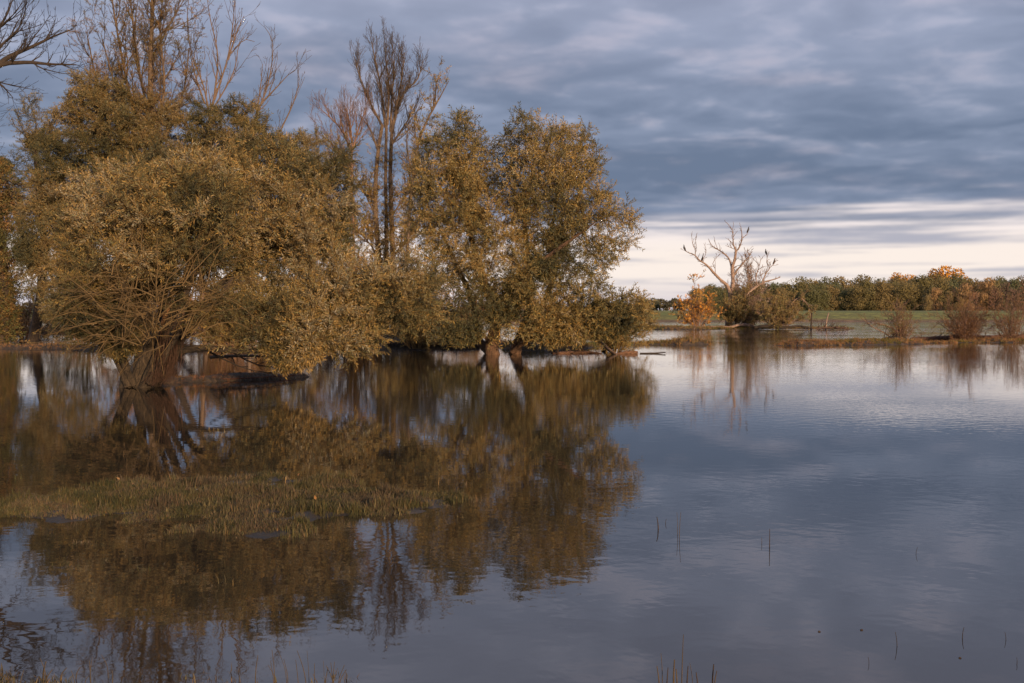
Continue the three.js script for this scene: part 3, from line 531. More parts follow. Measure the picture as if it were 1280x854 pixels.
const straw = tonePick([[0.17, 0.125, 0.05], [0.25, 0.175, 0.065], [0.30, 0.20, 0.07], [0.20, 0.16, 0.06]], 0.6, 0.4), ivy = tonePick([[0.07, 0.075, 0.028], [0.11, 0.10, 0.036], [0.18, 0.12, 0.045], [0.22, 0.13, 0.05]], 0.7, 0.4);
// tall brown twiggy tree whose top leaves the picture
bareTree('tall tree with upright stems wrapped in rusty brown twigs and leaves', 60, [186, 438], [
  L(0.28, 0.08, [[186, 440], [188, 330], [190, 200], [188, 100], [190, 20], [192, -60]]), L(0.1, 0.05, [[188, 330], [190, 200], [188, 100], [190, 20], [192, -60]], { o: epi(0.10, 1.2) }), L(0.11, 0.03, [[188, 210], [165, 130], [150, 60], [140, 0], [134, -40]]), L(0.11, 0.03, [[190, 190], [205, 110], [200, 40], [205, -20]]),
  L(0.09, 0.03, [[188, 150], [172, 80], [165, 20], [160, -30]]), L(0.07, 0.02, [[191, 70], [210, 35], [225, 8], [235, -10]]), L(0.1, 0.03, [[180, 260], [140, 170], [120, 100], [112, 60], [108, 40]], { o: fine }), L(0.1, 0.03, [[184, 250], [155, 150], [140, 95], [128, 50]]), L(0.09, 0.03, [[190, 200], [222, 140], [232, 100], [236, 60]]),
], M.poplarBark, 505, fine, { n: 4200, pick: rust, size: [0.5, 1.0] });
// pale stems right of it
bareTree('bare tree with pale reddish stems forking upright out of the willow crown', 61, [262, 440], [
  L(0.148, 0.064, [[258, 442], [250, 330], [252, 215], [262, 150], [270, 110]]), L(0.059, 0.016, [[268, 120], [272, 70], [262, 20], [258, -10]]), L(0.059, 0.016, [[268, 125], [285, 70], [292, 20], [294, -15]]), L(0.059, 0.016, [[262, 150], [255, 110], [240, 70], [234, 30], [236, -5]]),
  L(0.052, 0.016, [[264, 140], [292, 90], [302, 50], [318, 52]]), L(0.059, 0.016, [[285, 75], [296, 40], [305, 20]]), L(0.067, 0.016, [[256, 130], [244, 95], [236, 60]]),
], bark(0.30, 0.215, 0.165, 0.02), 606, sparse);
bareTree('thin bare tree with crooked pale stems above the willow', 61, [318, 440], [
  L(0.126, 0.056, [[312, 442], [308, 300], [314, 200], [319, 150], [326, 130]]), L(0.052, 0.016, [[322, 140], [335, 105], [341, 60], [338, 45], [331, 34]]), L(0.059, 0.016, [[326, 130], [345, 110], [362, 92], [369, 88]]), L(0.052, 0.016, [[320, 145], [326, 105], [328, 80]]), L(0.052, 0.012, [[352, 160], [366, 130], [374, 100], [372, 88]]), L(0.067, 0.024, [[314, 220], [335, 185], [352, 160]]),
], bark(0.28, 0.21, 0.17, 0.02), 707, sparse);
const fan = { min: 0.010, leafLevel: 1, levels: [{ every: 0.34, len: 2.9, ang: 0.5, up: 0.95, gnarl: 0.25, from: 0.12, segs: 7, tip: 0.6, r: 0.04 }, { every: 0.30, len: 1.3, ang: 0.5, up: 0.5, gnarl: 0.28, from: 0.1, segs: 4, r: 0.018 }, { every: 0.22, len: 0.55, ang: 0.55, up: 0.2, gnarl: 0.35, segs: 3, r: 0.011 }] };
// the poplars in the gap
bareTree('tall bare tree with three upright trunks fanning into a fine twiggy crown', 86, [480, 424], [
  L(0.281, 0.144, [[474, 426], [473, 321], [469, 250], [473, 185], [478, 156]], { o: epi(0.07, 1.1) }), L(0.281, 0.144, [[492, 426], [491, 321], [488, 215], [490, 163]], { o: epi(0.07, 1.1) }), L(0.192, 0.120, [[484, 426], [483, 300], [482, 215], [483, 156]], { o: epi(0.12, 0.9) }),
  L(0.118, 0.024, [[478, 158], [464, 131], [452, 103], [442, 70]]), L(0.126, 0.024, [[482, 160], [476, 110], [466, 61], [463, 46]]), L(0.111, 0.024, [[490, 163], [504, 117], [522, 99], [528, 76]]), L(0.111, 0.024, [[488, 165], [490, 120], [494, 60]]), L(0.133, 0.024, [[484, 156], [486, 110], [480, 56]]), L(0.133, 0.024, [[490, 160], [500, 110], [506, 66]]), L(0.104, 0.024, [[473, 190], [462, 160], [450, 145]]), L(0.104, 0.024, [[490, 180], [510, 150], [520, 130]]),
  L(0.089, 0.024, [[470, 270], [450, 230], [432, 205]]), L(0.089, 0.024, [[490, 270], [512, 235], [525, 200]]), L(0.074, 0.024, [[473, 320], [450, 290], [430, 275]]), L(0.074, 0.024, [[491, 320], [512, 300], [528, 290]]),
], M.poplarBark, 808, fan, { n: 7000, geo: farShoots, pick: straw, size: [0.5, 1.0], keep: (p, rng) => p.y < 9 + rng() * 8 });
bareTree('broken leaning bare tree reaching past the golden willow', 80, [500, 428], [
  L(0.163, 0.080, [[500, 430], [508, 330], [514, 240], [524, 175], [538, 142]], { o: epi(0.1, 0.9) }), L(0.081, 0.024, [[537, 144], [548, 125], [561, 101]], { o: sparse }), L(0.067, 0.016, [[541, 136], [545, 112], [548, 92]], { o: sparse }), L(0.074, 0.016, [[522, 185], [518, 150], [528, 125]]), L(0.074, 0.016, [[516, 220], [508, 180], [512, 150]]),
], M.poplarBark, 909, sparse, { n: 1100, geo: farShoots, pick: straw, size: [0.4, 0.8] });
bareTree('small bare tree with a spreading crown of fine brown twigs', 84, [446, 424], [
  L(0.133, 0.056, [[444, 427], [442, 300], [440, 220], [440, 175]], { o: epi(0.1, 0.9) }), L(0.104, 0.016, [[440, 190], [425, 160], [405, 140], [398, 134]]), L(0.104, 0.016, [[440, 180], [436, 150], [430, 128]]), L(0.089, 0.016, [[440, 190], [450, 155], [458, 135]]), L(0.089, 0.016, [[441, 215], [415, 180], [395, 165]]), L(0.089, 0.016, [[441, 230], [425, 210], [408, 205]]),
], M.twigBrown, 1010, fan, { n: 1500, geo: farShoots, pick: straw, size: [0.4, 0.8], keep: (p, rng) => p.y < 10 + rng() * 8 });
// the ivy-clad tree at the edge whose bare boughs hang into the sky
bareTree('tall tree with ivy wrapped trunk and dark bare boughs reaching over the sky', 66, [2, 435], [
  L(0.42, 0.2, [[2, 437], [4, 380], [0, 300], [-12, 200], [-24, 110], [-34, 40]], { o: epi(0.03, 1.3) }), L(0.22, 0.035, [[-22, 118], [-5, 84], [30, 78], [60, 80], [95, 81]]), L(0.20, 0.025, [[-16, 92], [10, 72], [45, 56], [68, 45], [92, 36]]), L(0.14, 0.02, [[-28, 80], [-5, 40], [10, 15], [18, -10]]), L(0.12, 0.02, [[-28, 90], [0, 58], [24, 34], [32, 10]]), L(0.12, 0.02, [[-12, 200], [5, 225], [30, 262]]), L(0.1, 0.02, [[-20, 95], [0, 105], [16, 122]]), L(0.12, 0.02, [[-8, 235], [10, 240], [40, 300]]),
], M.darkBark, 1111, fine, { n: 5600, geo: farShoots, pick: ivy, size: [0.5, 0.95], keep: (p) => p.y < 12 });

// ---------------------------------------------------------------- the dead tree with the birds
const deadD = 132;
{
  const D = deadD, rng = rngOf(1212), b = at(911, 408, D).setY(0), t = thing('dead_tree', 'dead pale tree with twisted leafless limbs on the far mud bank', 'tree', b), ts = new Tubes(b), o = (s, every = 0.55) => ({ min: 0.022, levels: [{ every, len: 2.3 * s, ang: 0.7, up: 0.6, gnarl: 0.55, from: 0.12, segs: 6, r: 0.05 }, { every: 0.55, len: 0.9 * s, ang: 0.7, up: 0.2, gnarl: 0.5, segs: 3, r: 0.03 }] });
  const trace = (r0, r1, dz, p, s = 1) => limb(ts, rng, p.map(([x, y], k) => at(x, y, D + dz * k / p.length)), r0 * 0.78, r1 * 0.85, s ? o(s) : null, null, 0.15, 0.35);
  trace(0.612, 0.440, 0, [[911, 410], [911, 398], [913, 382], [914, 366]], 0);
  trace(0.360, 0.192, 0, [[914, 368], [916, 357], [916, 345], [915.5, 336], [916, 332], [918.6, 325], [919.5, 317], [920, 312]], 0.6);
  trace(0.302, 0.040, -2.5, [[913, 368], [909, 357], [901, 350], [892, 341], [886, 334], [881.5, 330], [874, 325], [869, 319.5], [864, 317], [860, 315.6], [855.5, 312.8]], 0.7);
  trace(0.072, 0.024, -1, [[869, 319.5], [869, 312], [866.5, 307], [864, 291]], 0.5); trace(0.058, 0.024, -1, [[869, 313], [870.3, 307], [869.4, 299], [871.7, 291]], 0.4);
  trace(0.058, 0.024, 1, [[877, 327], [882, 318], [882.5, 311], [879.7, 304]], 0.4); trace(0.065, 0.024, 1, [[894, 342], [894, 336], [891, 330], [896, 322], [900, 317]], 0.5);
  trace(0.173, 0.040, 2, [[914.5, 336], [914, 332], [911, 323], [905, 317], [897.5, 312], [890, 307], [885.8, 299.7]], 0.6); trace(0.050, 0.024, 1, [[897.5, 312], [894, 303], [893, 297]], 0.4);
  trace(0.130, 0.032, 1, [[920, 313], [917, 306], [916.3, 297], [915.3, 288], [912.5, 283], [908, 278]], 0.5); trace(0.043, 0.024, 0, [[915.3, 288], [917, 281], [916.5, 277]], 0);
  trace(0.144, 0.040, -1, [[920, 314], [922.5, 312], [925.6, 306], [927.5, 298], [927, 289], [926, 283]], 0.5); trace(0.058, 0.032, 0, [[928, 298], [932, 294.5], [935.3, 290]], 0.3);
  trace(0.065, 0.024, -2, [[919, 312], [914.4, 310], [907, 307]], 0.5); trace(0.187, 0.040, -2, [[916.5, 346], [922, 337], [927.5, 331], [933, 324], [937.8, 319], [934.5, 315.6], [935, 312]], 0.6);
  trace(0.050, 0.024, 0, [[937.5, 319.5], [939, 315], [940, 311]], 0.3); trace(0.072, 0.024, 1, [[927.5, 331], [927.5, 322], [924, 316.5]], 0.5); trace(0.065, 0.040, 0, [[916, 335.5], [921, 332.5], [927, 331.5]], 0);
  trace(0.317, 0.064, 2.5, [[914, 388], [924, 377], [934.4, 367], [943.7, 359.7], [950, 355.5], [957, 352], [966, 349.8], [975.3, 346.6]], 0.6);
  trace(0.115, 0.032, 2.5, [[952.5, 353.5], [957.5, 342], [962, 335], [958.6, 329], [959, 321], [957.5, 318]], 0.6); trace(0.065, 0.024, 2.5, [[962, 335], [967.8, 329.5], [971.6, 323]], 0.5);
  trace(0.115, 0.032, 2, [[947, 357], [944.8, 346], [949, 333], [945, 327], [941.6, 324]], 0.6); trace(0.058, 0.024, 2, [[949.5, 332], [951, 325], [954.7, 320]], 0.5); trace(0.058, 0.024, 2, [[946, 339], [953, 334], [959.4, 332.5]], 0.5);
  part('trunk', ts.geo(), M.paleWood, t);
  // a bird: one skin from tail to beak
  const birdGeo = (() => {
    const spine = [[0, -0.16, -0.15, 0.02, 0.045], [0, -0.05, -0.10, 0.03, 0.065], [0, 0.06, -0.04, 0.075, 0.085], [0, 0.18, 0.01, 0.115, 0.12], [0, 0.32, 0.03, 0.115, 0.115], [0, 0.44, 0.04, 0.075, 0.075], [0, 0.53, 0.05, 0.045, 0.045], [0, 0.60, 0.065, 0.052, 0.058], [0, 0.645, 0.095, 0.044, 0.046], [0, 0.65, 0.14, 0.016, 0.018], [0, 0.638, 0.20, 0.004, 0.005]];
    const p = [], idx = [], S = 12; for (const [x, y, z, rx, rz] of spine) for (let s = 0; s < S; s++) { const a = s / S * tau; p.push(x + Math.cos(a) * rx, y + Math.sin(a) * rz * 0.25, z + Math.sin(a) * rz); }
    for (let k = 0; k < spine.length - 1; k++) for (let s = 0; s < S; s++) { const q = k * S + s, r = k * S + (s + 1) % S; idx.push(q, q + S, r, r, q + S, r + S); }
    for (const sx of [-1, 1]) { const base = p.length / 3; for (const [y, z, w] of [[0.34, 0.0, 0.10], [0.20, -0.06, 0.125], [0.05, -0.12, 0.09], [-0.08, -0.16, 0.03]]) p.push(sx * w, y, z + 0.07, sx * (w + 0.02), y, z, sx * (w - 0.02), y, z - 0.05); for (let k = 0; k < 3; k++) for (let s = 0; s < 2; s++) { const q = base + k * 3 + s; idx.push(q, q + 1, q + 3, q + 1, q + 4, q + 3); }
      const f = p.length / 3; for (const [dx, y, dz] of [[0, 0.06, 0.03], [0.02, 0.06, 0.03], [0, 0, 0.03], [0.02, 0, 0.03], [-0.02, -0.005, 0.08], [0.04, -0.005, 0.08]]) p.push(sx * 0.045 + dx, y, dz); idx.push(f, f + 1, f + 2, f + 1, f + 3, f + 2, f + 2, f + 3, f + 4, f + 3, f + 5, f + 4); }
    const g = new THREE.BufferGeometry(); g.setAttribute('position', new THREE.Float32BufferAttribute(p, 3)); g.setIndex(idx); g.computeVertexNormals(); return g;
  })();
  const birds = [[935.3, 290, 0, 1.6, 'black bird perched high on the upright limb, topmost of the birds'], [855.5, 312.8, -2.3, -1.2, 'black bird at the very tip of the outstretched dead limb'], [878, 326.2, -1.4, 0.7, 'black bird perched halfway along the outstretched dead limb'], [957.5, 318, 2.2, -0.8, 'black bird on the crooked upright shoot of the low pale limb'], [967.8, 329.5, 2, 1.4, 'black bird on the short side shoot, lowest of the birds']];
  for (const [px, py, dz, turn, label] of birds) { const m = single('bird', birdGeo, M.feather, label, 'bird', 'black birds in the dead tree'), p = at(px, py, D + dz); m.position.copy(p).setY(p.y + 0.03); m.rotation.y = turn; m.scale.setScalar(1.05); }
}

// ---------------------------------------------------------------- shrubs of the far banks
const stemSet = (D, base, n, spreadPx, topY, r, seed) => { const rng = rngOf(seed), out = []; for (let k = 0; k < n; k++) { const u = (k + 0.5) / n * 2 - 1 + (rng() - 0.5) * 0.7 + 0.12 * Math.sin(seed), h = base[1] - (base[1] - topY) * (0.38 + 0.62 * rng()) * (1 - 0.35 * u * u); out.push({ r0: r, r1: r * 0.35, p: [[base[0] + u * spreadPx * 0.15, base[1] + 2, (rng() - 0.5) * 0.6], [base[0] + u * spreadPx * 0.5, lerp(base[1], h, 0.4 + 0.25 * rng()) , (rng() - 0.5) * 2], [base[0] + u * spreadPx, h, (rng() - 0.5) * 4]] }); } return out; };
function shrub(label, D, base, stems, mat, seed, opt, leaves, name = 'shrub') {
  const rng = rngOf(seed), b = at(base[0], base[1], D).setY(0), t = thing(name, label, 'shrub', b), ts = new Tubes(b), nodes = [];
  for (const l of stems) limb(ts, rng, l.p.map(([x, y, dz = 0]) => at(x, y, D + dz)), l.r0, l.r1, l.o ?? opt, nodes, 0.1, 0.4);
  part('stem', ts.geo(), mat, t, true);
  if (leaves) { const spots = []; for (let k = 0; k < leaves.n; k++) { const s = nodes[Math.floor(rng() * nodes.length)]; spots.push([s[0], s[1].clone().add(V(rng() - 0.5, rng() - 0.5, rng() - 0.5)).normalize()]); } putShoots('foliage', t, leaves.geo, spots, rng, leaves.pick, leaves.size); }
  return t;
}
const twiggy = (s, min, up = 0.3) => ({ min, leafLevel: 0, levels: [{ every: 0.34 * s, len: 1.5 * s, ang: 0.75, up, gnarl: 0.6, from: 0.05, segs: 5, r: min * 1.8 }, { every: 0.3 * s, len: 0.6 * s, ang: 0.7, up: up * 0.5, gnarl: 0.4, segs: 3, r: min * 1.2 }] });
const amber = tonePick([[0.30, 0.15, 0.045], [0.44, 0.23, 0.055], [0.54, 0.30, 0.075], [0.38, 0.24, 0.08]], 0.5, 0.4), greenBrown = tonePick([[0.12, 0.11, 0.045], [0.18, 0.14, 0.06], [0.25, 0.175, 0.08], [0.20, 0.16, 0.065]], 0.5, 0.35);
shrub('orange leaved bush left of the dead tree', 128, [872, 408], [...stemSet(128, [872, 407], 14, 32, 360, 0.045, 31), { r0: 0.05, r1: 0.02, p: [[870, 405], [868, 380], [869, 350]] }], M.twigBrown, 32, twiggy(1.3, 0.02), { n: 560, geo: roundShoots, pick: amber, size: [0.5, 0.95] });
shrub('green brown thicket wrapped round the foot of the dead tree', deadD - 2.2, [918, 406], stemSet(deadD - 2, [920, 406], 11, 30, 358, 0.06, 33), M.darkBark, 34, twiggy(1.2, 0.02), { n: 1300, geo: farShoots, pick: greenBrown, size: [0.6, 1.2] });
shrub('pale grey bush of fine upright twigs behind the dead tree', 142, [938, 404], stemSet(142, [938, 405], 26, 24, 312, 0.05, 35), M.greyTwig, 36, twiggy(1.4, 0.026, 0.6), { n: 420, geo: farShoots, pick: tonePick([[0.34, 0.25, 0.19], [0.42, 0.31, 0.24]], 0.5, 0.3), size: [0.4, 0.8] });
shrub('rounded brown green bush with an arching branch', 126, [978, 409], [...stemSet(126, [975, 409], 13, 33, 366, 0.06, 37), { r0: 0.07, r1: 0.04, p: [[985, 408], [990, 380], [1000, 372], [1010, 382], [1014, 400]] }], M.greyTwig, 38, twiggy(1.2, 0.02), { n: 1500, geo: farShoots, pick: greenBrown, size: [0.5, 1.0] });
shrub('sprawling low bush of reddish twigs with a dark hollow base on the right bank', 76, [1120, 428], [...stemSet(76, [1126, 428], 14, 24, 376, 0.03, 39), { r0: 0.06, r1: 0.02, p: [[1120, 426], [1105, 416], [1090, 408], [1078, 398]] }, { r0: 0.05, r1: 0.02, p: [[1126, 425], [1118, 412], [1096, 404], [1084, 404]] }], M.twigBrown, 40, twiggy(0.8, 0.012), { n: 420, geo: nearShoots, pick: greenBrown, size: [0.6, 1.2] });
shrub('upright fan shaped bush of dense reddish brown twigs on the right bank', 77, [1205, 428], stemSet(77, [1206, 428], 38, 34, 362, 0.025, 41), M.twigBrown, 42, twiggy(0.75, 0.010, 0.5), { n: 1500, geo: nearShoots, pick: tonePick([[0.12, 0.09, 0.04], [0.20, 0.12, 0.06], [0.26, 0.14, 0.07]], 0.5, 0.3), size: [0.5, 1.1] });
shrub('loose brown bush beside the pale driftwood stick', 76, [1262, 427], stemSet(76, [1264, 427], 18, 30, 368, 0.025, 43), M.twigBrown, 44, twiggy(0.8, 0.011), { n: 400, geo: nearShoots, pick: rust, size: [0.5, 1.1] });
shrub('low amber shrub glowing between the bare trunks', 84, [452, 424], stemSet(84, [452, 424], 8, 30, 312, 0.06, 45), M.darkBark, 46, twiggy(1.2, 0.016), { n: 900, geo: roundShoots, pick: amber, size: [0.4, 0.8] });
shrub('straggly brown bush under the tall bare trees', 82, [520, 426], stemSet(82, [520, 426], 12, 60, 300, 0.06, 47), M.twigBrown, 48, twiggy(1.2, 0.014), { n: 1200, geo: farShoots, pick: rust, size: [0.4, 0.9] });
shrub('brown thicket behind the spreading willow trunk', 66, [110, 434], stemSet(66, [110, 434], 12, 60, 340, 0.05, 49), M.twigBrown, 50, twiggy(1.0, 0.012), { n: 900, geo: farShoots, pick: greenBrown, size: [0.4, 0.8] });
shrub('small brushy willow on the bank beyond the hanging low boughs', 66, [340, 434], stemSet(66, [340, 434], 14, 75, 330, 0.05, 51), M.twigBrown, 52, twiggy(1.0, 0.012), { n: 1500, geo: farShoots, pick: greenBrown, size: [0.4, 0.8] });

for (const [px, base, d, w, top, label] of [[185, 436, 62, 45, 350, 'dim brown thicket right behind the spreading willow stems'], [285, 436, 62, 55, 352, 'dim brown thicket behind the low horizontal willow limb'], [30, 424, 92, 60, 366, 'low reddish thicket on the strip of mud behind the leaning trunk'], [250, 424, 90, 90, 352, 'wide brown thicket closing the view behind the spreading willow'], [385, 424, 88, 70, 318, 'tall brown thicket seen through the hanging willow boughs'], [440, 424, 90, 70, 262, 'tall rusty thicket of upright twigs around the bare trunks'], [575, 426, 96, 70, 350, 'brown thicket showing between the golden willow stems'], [690, 424, 98, 60, 366, 'low brown thicket behind the golden willow']])
  shrub(label, d, [px, base], stemSet(d, [px, base], 22, w, top, 0.05, 60 + px), M.twigBrown, 61 + px, twiggy(1.3, 0.016, 0.5), { n: 1300, geo: farShoots, pick: tonePick([[0.14, 0.10, 0.05], [0.22, 0.13, 0.065], [0.27, 0.15, 0.07], [0.20, 0.14, 0.055]], 0.4, 0.3), size: [0.4, 0.9] });
shrub('pale yellow grey willow bush on the bank between the two big willows', 60, [520, 434], stemSet(60, [520, 434], 22, 48, 338, 0.04, 58), M.twigGold, 59, twiggy(0.9, 0.010, 0.4), { n: 3200, geo: midShoots, pick: tonePick([[0.20, 0.165, 0.075], [0.29, 0.225, 0.10], [0.36, 0.28, 0.14]], 0.5, 0.4), size: [0.5, 1.0] });
shrub('low yellow willow bush spreading right from the foot of the golden willow', 57, [770, 438], stemSet(57, [768, 438], 18, 46, 366, 0.035, 88), M.twigGold, 89, twiggy(0.8, 0.010, 0.2), { n: 2600, geo: midShoots, pick: tonePick([[0.19, 0.15, 0.06], [0.28, 0.21, 0.08], [0.36, 0.26, 0.11]], 0.5, 0.4), size: [0.4, 0.9] });
// sapling and stakes
{
  const o = { min: 0.010, levels: [{ every: 0.28, len: 0.8, ang: 0.8, up: 0.3, gnarl: 0.4, from: 0.45, segs: 4, r: 0.02 }, { every: 0.3, len: 0.3, ang: 0.7, up: 0.2, gnarl: 0.4, segs: 3, r: 0.012 }] };
  const rng = rngOf(61), b = onWater(867, 431), ts = new Tubes(b); limb(ts, rng, [at(867, 433, -b.z), at(867.5, 420, -b.z), at(868, 408, -b.z), at(867, 400, -b.z)], 0.045, 0.015, o); limb(ts, rng, [at(867.5, 418, -b.z), at(856, 411, -b.z), at(848, 408, -b.z)], 0.025, 0.012, o);
  part('trunk', ts.geo(), M.paleWood, thing('sapling', 'thin pale leafless sapling on the tip of the mud bank', 'sapling', b));
  for (const [px, y0, y1, lean, label] of [[1014, 411, 391, 1, 'dark upright stake at the end of the bank'], [1032, 412, 391, 4, 'pale leaning stake at the end of the bank']]) { const D = 124, bb = at(px, y0, D).setY(0), t2 = new Tubes(bb); limb(t2, rng, [at(px, y0 + 3, D), at(px + lean * 0.3, lerp(y0, y1, 0.5), D), at(px + lean, y1, D)], 0.11, 0.07, null); const m = single('stake', t2.geo(), lean > 2 ? M.paleWood : M.darkBark, label, 'stake'); m.position.copy(bb); }
}

// ---------------------------------------------------------------- driftwood and fallen branches
function drift(label, pts, r0, r1, mat, seed, o, name = 'driftwood_branch', category = 'driftwood', group) {
  const rng = rngOf(seed), w = pts.map(([x, y, d]) => at(x, y, d)), b = w[0].clone().setY(0), ts = new Tubes(b); limb(ts, rng, w, r0, r1, o, null, 0.25, 0.25); const m = single(name, ts.geo(), mat, label, category, group); m.position.copy(b); return m;
}
const snag = { min: 0.01, levels: [{ every: 0.5, len: 0.9, ang: 0.8, up: 0.3, gnarl: 0.6, segs: 4, r: 0.035 }, { every: 0.35, len: 0.35, ang: 0.8, up: 0.1, gnarl: 0.6, segs: 3, r: 0.016 }] };
drift('pale broken branch leaning into the water by the golden willow', [[744, 416, 57], [752, 427, 56], [760, 436, 55], [772, 445, 54]], 0.07, 0.10, bark(0.36, 0.25, 0.19, 0.02), 71, null);
drift('dark forked stump rising from the mud behind the pale branch', [[754, 440, 58], [762, 430, 59], [772, 424, 60], [790, 416, 61], [797, 413, 61]], 0.13, 0.04, M.wetWood, 72, snag);
drift('reddish log lying low in the water with a pale sawn end', [[772, 443, 55], [785, 440.5, 55], [797, 441.5, 55]], 0.08, 0.12, bark(0.26, 0.15, 0.10, 0.02), 73, null, 'log', 'log');
drift('thin dark stick trailing on the water from the red log', [[800, 442.5, 55], [816, 442, 55], [832, 440.5, 55]], 0.06, 0.03, M.wetWood, 74, null);
drift('heap of brown roots and sticks under the golden willow', [[690, 443, 55], [712, 441, 55.5], [736, 441, 55.5], [752, 443, 55]], 0.12, 0.08, bark(0.20, 0.11, 0.07, 0.02), 75, { min: 0.012, levels: [{ every: 0.10, len: 1.2, ang: 1.1, up: 0.25, gnarl: 0.7, segs: 5, r: 0.03 }, { every: 0.3, len: 0.4, ang: 0.8, up: 0, gnarl: 0.6, segs: 3, r: 0.016 }] }, 'root_heap', 'driftwood');
drift('long pale log lying at the foot of the dead tree', [[885, 410, 130], [900, 409, 129.6], [914, 409, 129.4], [922, 406.5, 129.2], [934, 406, 129.2], [944, 409.5, 129.6]], 0.18, 0.16, M.paleWood, 76, null, 'log', 'log');
drift('dark tangled log beside the arching bush', [[944, 409, 126], [960, 407.5, 125.5], [978, 409, 125.5], [1000, 408, 125.6], [1012, 410, 126]], 0.2, 0.12, M.wetWood, 77, snag, 'log', 'log');
drift('brown heap of brushwood between the stakes', [[1020, 411, 123], [1034, 409.5, 123], [1050, 410, 123], [1060, 411, 123]], 0.12, 0.10, bark(0.15, 0.095, 0.07, 0.02), 78, { min: 0.02, levels: [{ every: 0.08, len: 1.2, ang: 1.2, up: 0.2, gnarl: 0.6, segs: 4, r: 0.05 }] }, 'brushwood_heap', 'driftwood');
drift('pale driftwood stick leaning on the right bank', [[1250, 427, 76], [1254, 421, 76], [1259, 414, 76.3]], 0.07, 0.05, M.paleWood, 79, null);
drift('dark brushwood heap under the sprawling bush', [[1104, 426, 76], [1116, 423.5, 75.6], [1128, 424, 75.6], [1140, 427, 76]], 0.22, 0.14, M.wetWood, 80, { min: 0.012, levels: [{ every: 0.1, len: 0.9, ang: 1.1, up: 0.3, gnarl: 0.6, segs: 4, r: 0.04 }] }, 'brushwood_heap', 'driftwood');
drift('long brown brushwood line behind the fan shaped bush', [[1140, 425, 79], [1180, 423, 79], [1230, 422, 79], [1290, 420, 79]], 0.2, 0.2, bark(0.17, 0.09, 0.06, 0.02), 81, { min: 0.014, levels: [{ every: 0.13, len: 0.9, ang: 1.2, up: 0.25, gnarl: 0.6, segs: 4, r: 0.03 }] }, 'brushwood_heap', 'driftwood');
drift('dark undercut roots along the bank left of the golden willow', [[485, 431, 68], [520, 428, 67], [560, 428, 67], [598, 431, 66]], 0.3, 0.2, M.wetWood, 82, { min: 0.015, levels: [{ every: 0.09, len: 1.0, ang: 1.3, up: -0.5, gnarl: 0.6, segs: 4, r: 0.05 }] }, 'root_heap', 'driftwood');
drift('dark floating log by the mud bank at the ivy tree', [[8, 440, 60], [40, 439, 60], [70, 439.5, 60], [112, 440, 60]], 0.1, 0.12, M.wetWood, 83, { min: 0.012, levels: [{ every: 0.35, len: 0.9, ang: 1.2, up: 0.8, gnarl: 0.4, segs: 4, r: 0.03 }] }, 'log', 'log');
drift('brown drift line of twigs on the mud spit', [[215, 477, 33], [260, 475, 33.6], [310, 472.5, 34.2], [370, 469, 35.4]], 0.03, 0.02, bark(0.20, 0.09, 0.06, 0.01), 84, { min: 0.006, levels: [{ every: 0.06, len: 0.4, ang: 1.2, up: 0.1, gnarl: 0.5, segs: 3, r: 0.01 }] }, 'brushwood_heap', 'driftwood');
drift('sunken dark snag below the low willow boughs', [[262, 447, 38], [300, 445, 38.5], [340, 446, 39], [366, 450, 39]], 0.07, 0.03, M.wetWood, 85, { min: 0.008, levels: [{ every: 0.22, len: 0.7, ang: 0.9, up: 0.3, gnarl: 0.6, segs: 4, r: 0.03 }, { every: 0.2, len: 0.3, ang: 0.8, up: 0, gnarl: 0.6, segs: 3, r: 0.014 }] });

// ---------------------------------------------------------------- stalks standing in the near water
function stalks(label, list, mat, seed) {
  const rng = rngOf(seed), b = onWater(list[0][0], list[0][1]), t = thing('reed_clump', label, 'reeds', b);
  for (const [px, py, hpx, lean = 0, thick = 1] of list) { const q = onWater(px, py), h = hpx * -q.z / F, ts = new Tubes(b), ln = lean * -q.z / F, line = curve([V(q.x, -0.05, q.z), V(q.x + ln * 0.3, h * 0.5, q.z + (rng() - 0.5) * 0.03), V(q.x + ln, h, q.z)], h / 5); ts.add(line, taper(line.length, 0.0042 * thick, 0.002 * thick), 5); part('stalk', ts.geo(), rng() < 0.5 && thick > 1.2 ? M.reedDark : mat, t); }
}
stalks('clump of dry brown reed stalks at the near edge of the water', [[852, 858, 66, 2, 1], [828, 858, 42, -2, 0.8], [833, 862, 28, 2, 1.3], [842, 862, 38, 1, 1.9], [846, 866, 30, -1, 1.6], [858, 864, 32, 2, 1.5], [866, 862, 34, -4, 0.7], [872, 866, 26, -2, 1.5], [891, 866, 36, 1, 1.7], [893, 868, 30, 3, 1.2], [824, 866, 34, -3, 1.4]], M.reed, 91);
stalks('dark bent reed stalk with a heavy head far out in the calm water', [[823, 662, 16, -2, 2.0], [832, 655, 6, 1, 1]], M.reedDark, 92);
stalks('thin curved reed pair beside the dark bent stalk', [[849, 672, 32, 2, 0.9], [847, 668, 28, -1, 0.8]], M.reed, 93);
stalks('single upright reed stalk alone in the open water', [[962, 684, 23, 0, 1.3], [952, 680, 8, 0, 0.8]], M.reed, 94);
stalks('short faint stalks scattered in the shallow water', [[1145, 693, 9, 2, 0.7], [1122, 808, 18, -3, 0.8], [1203, 798, 14, 2, 0.9], [1258, 800, 10, -2, 0.7], [1270, 830, 8, 1, 0.7], [1086, 830, 9, -1, 0.6]], M.reedDark, 95);
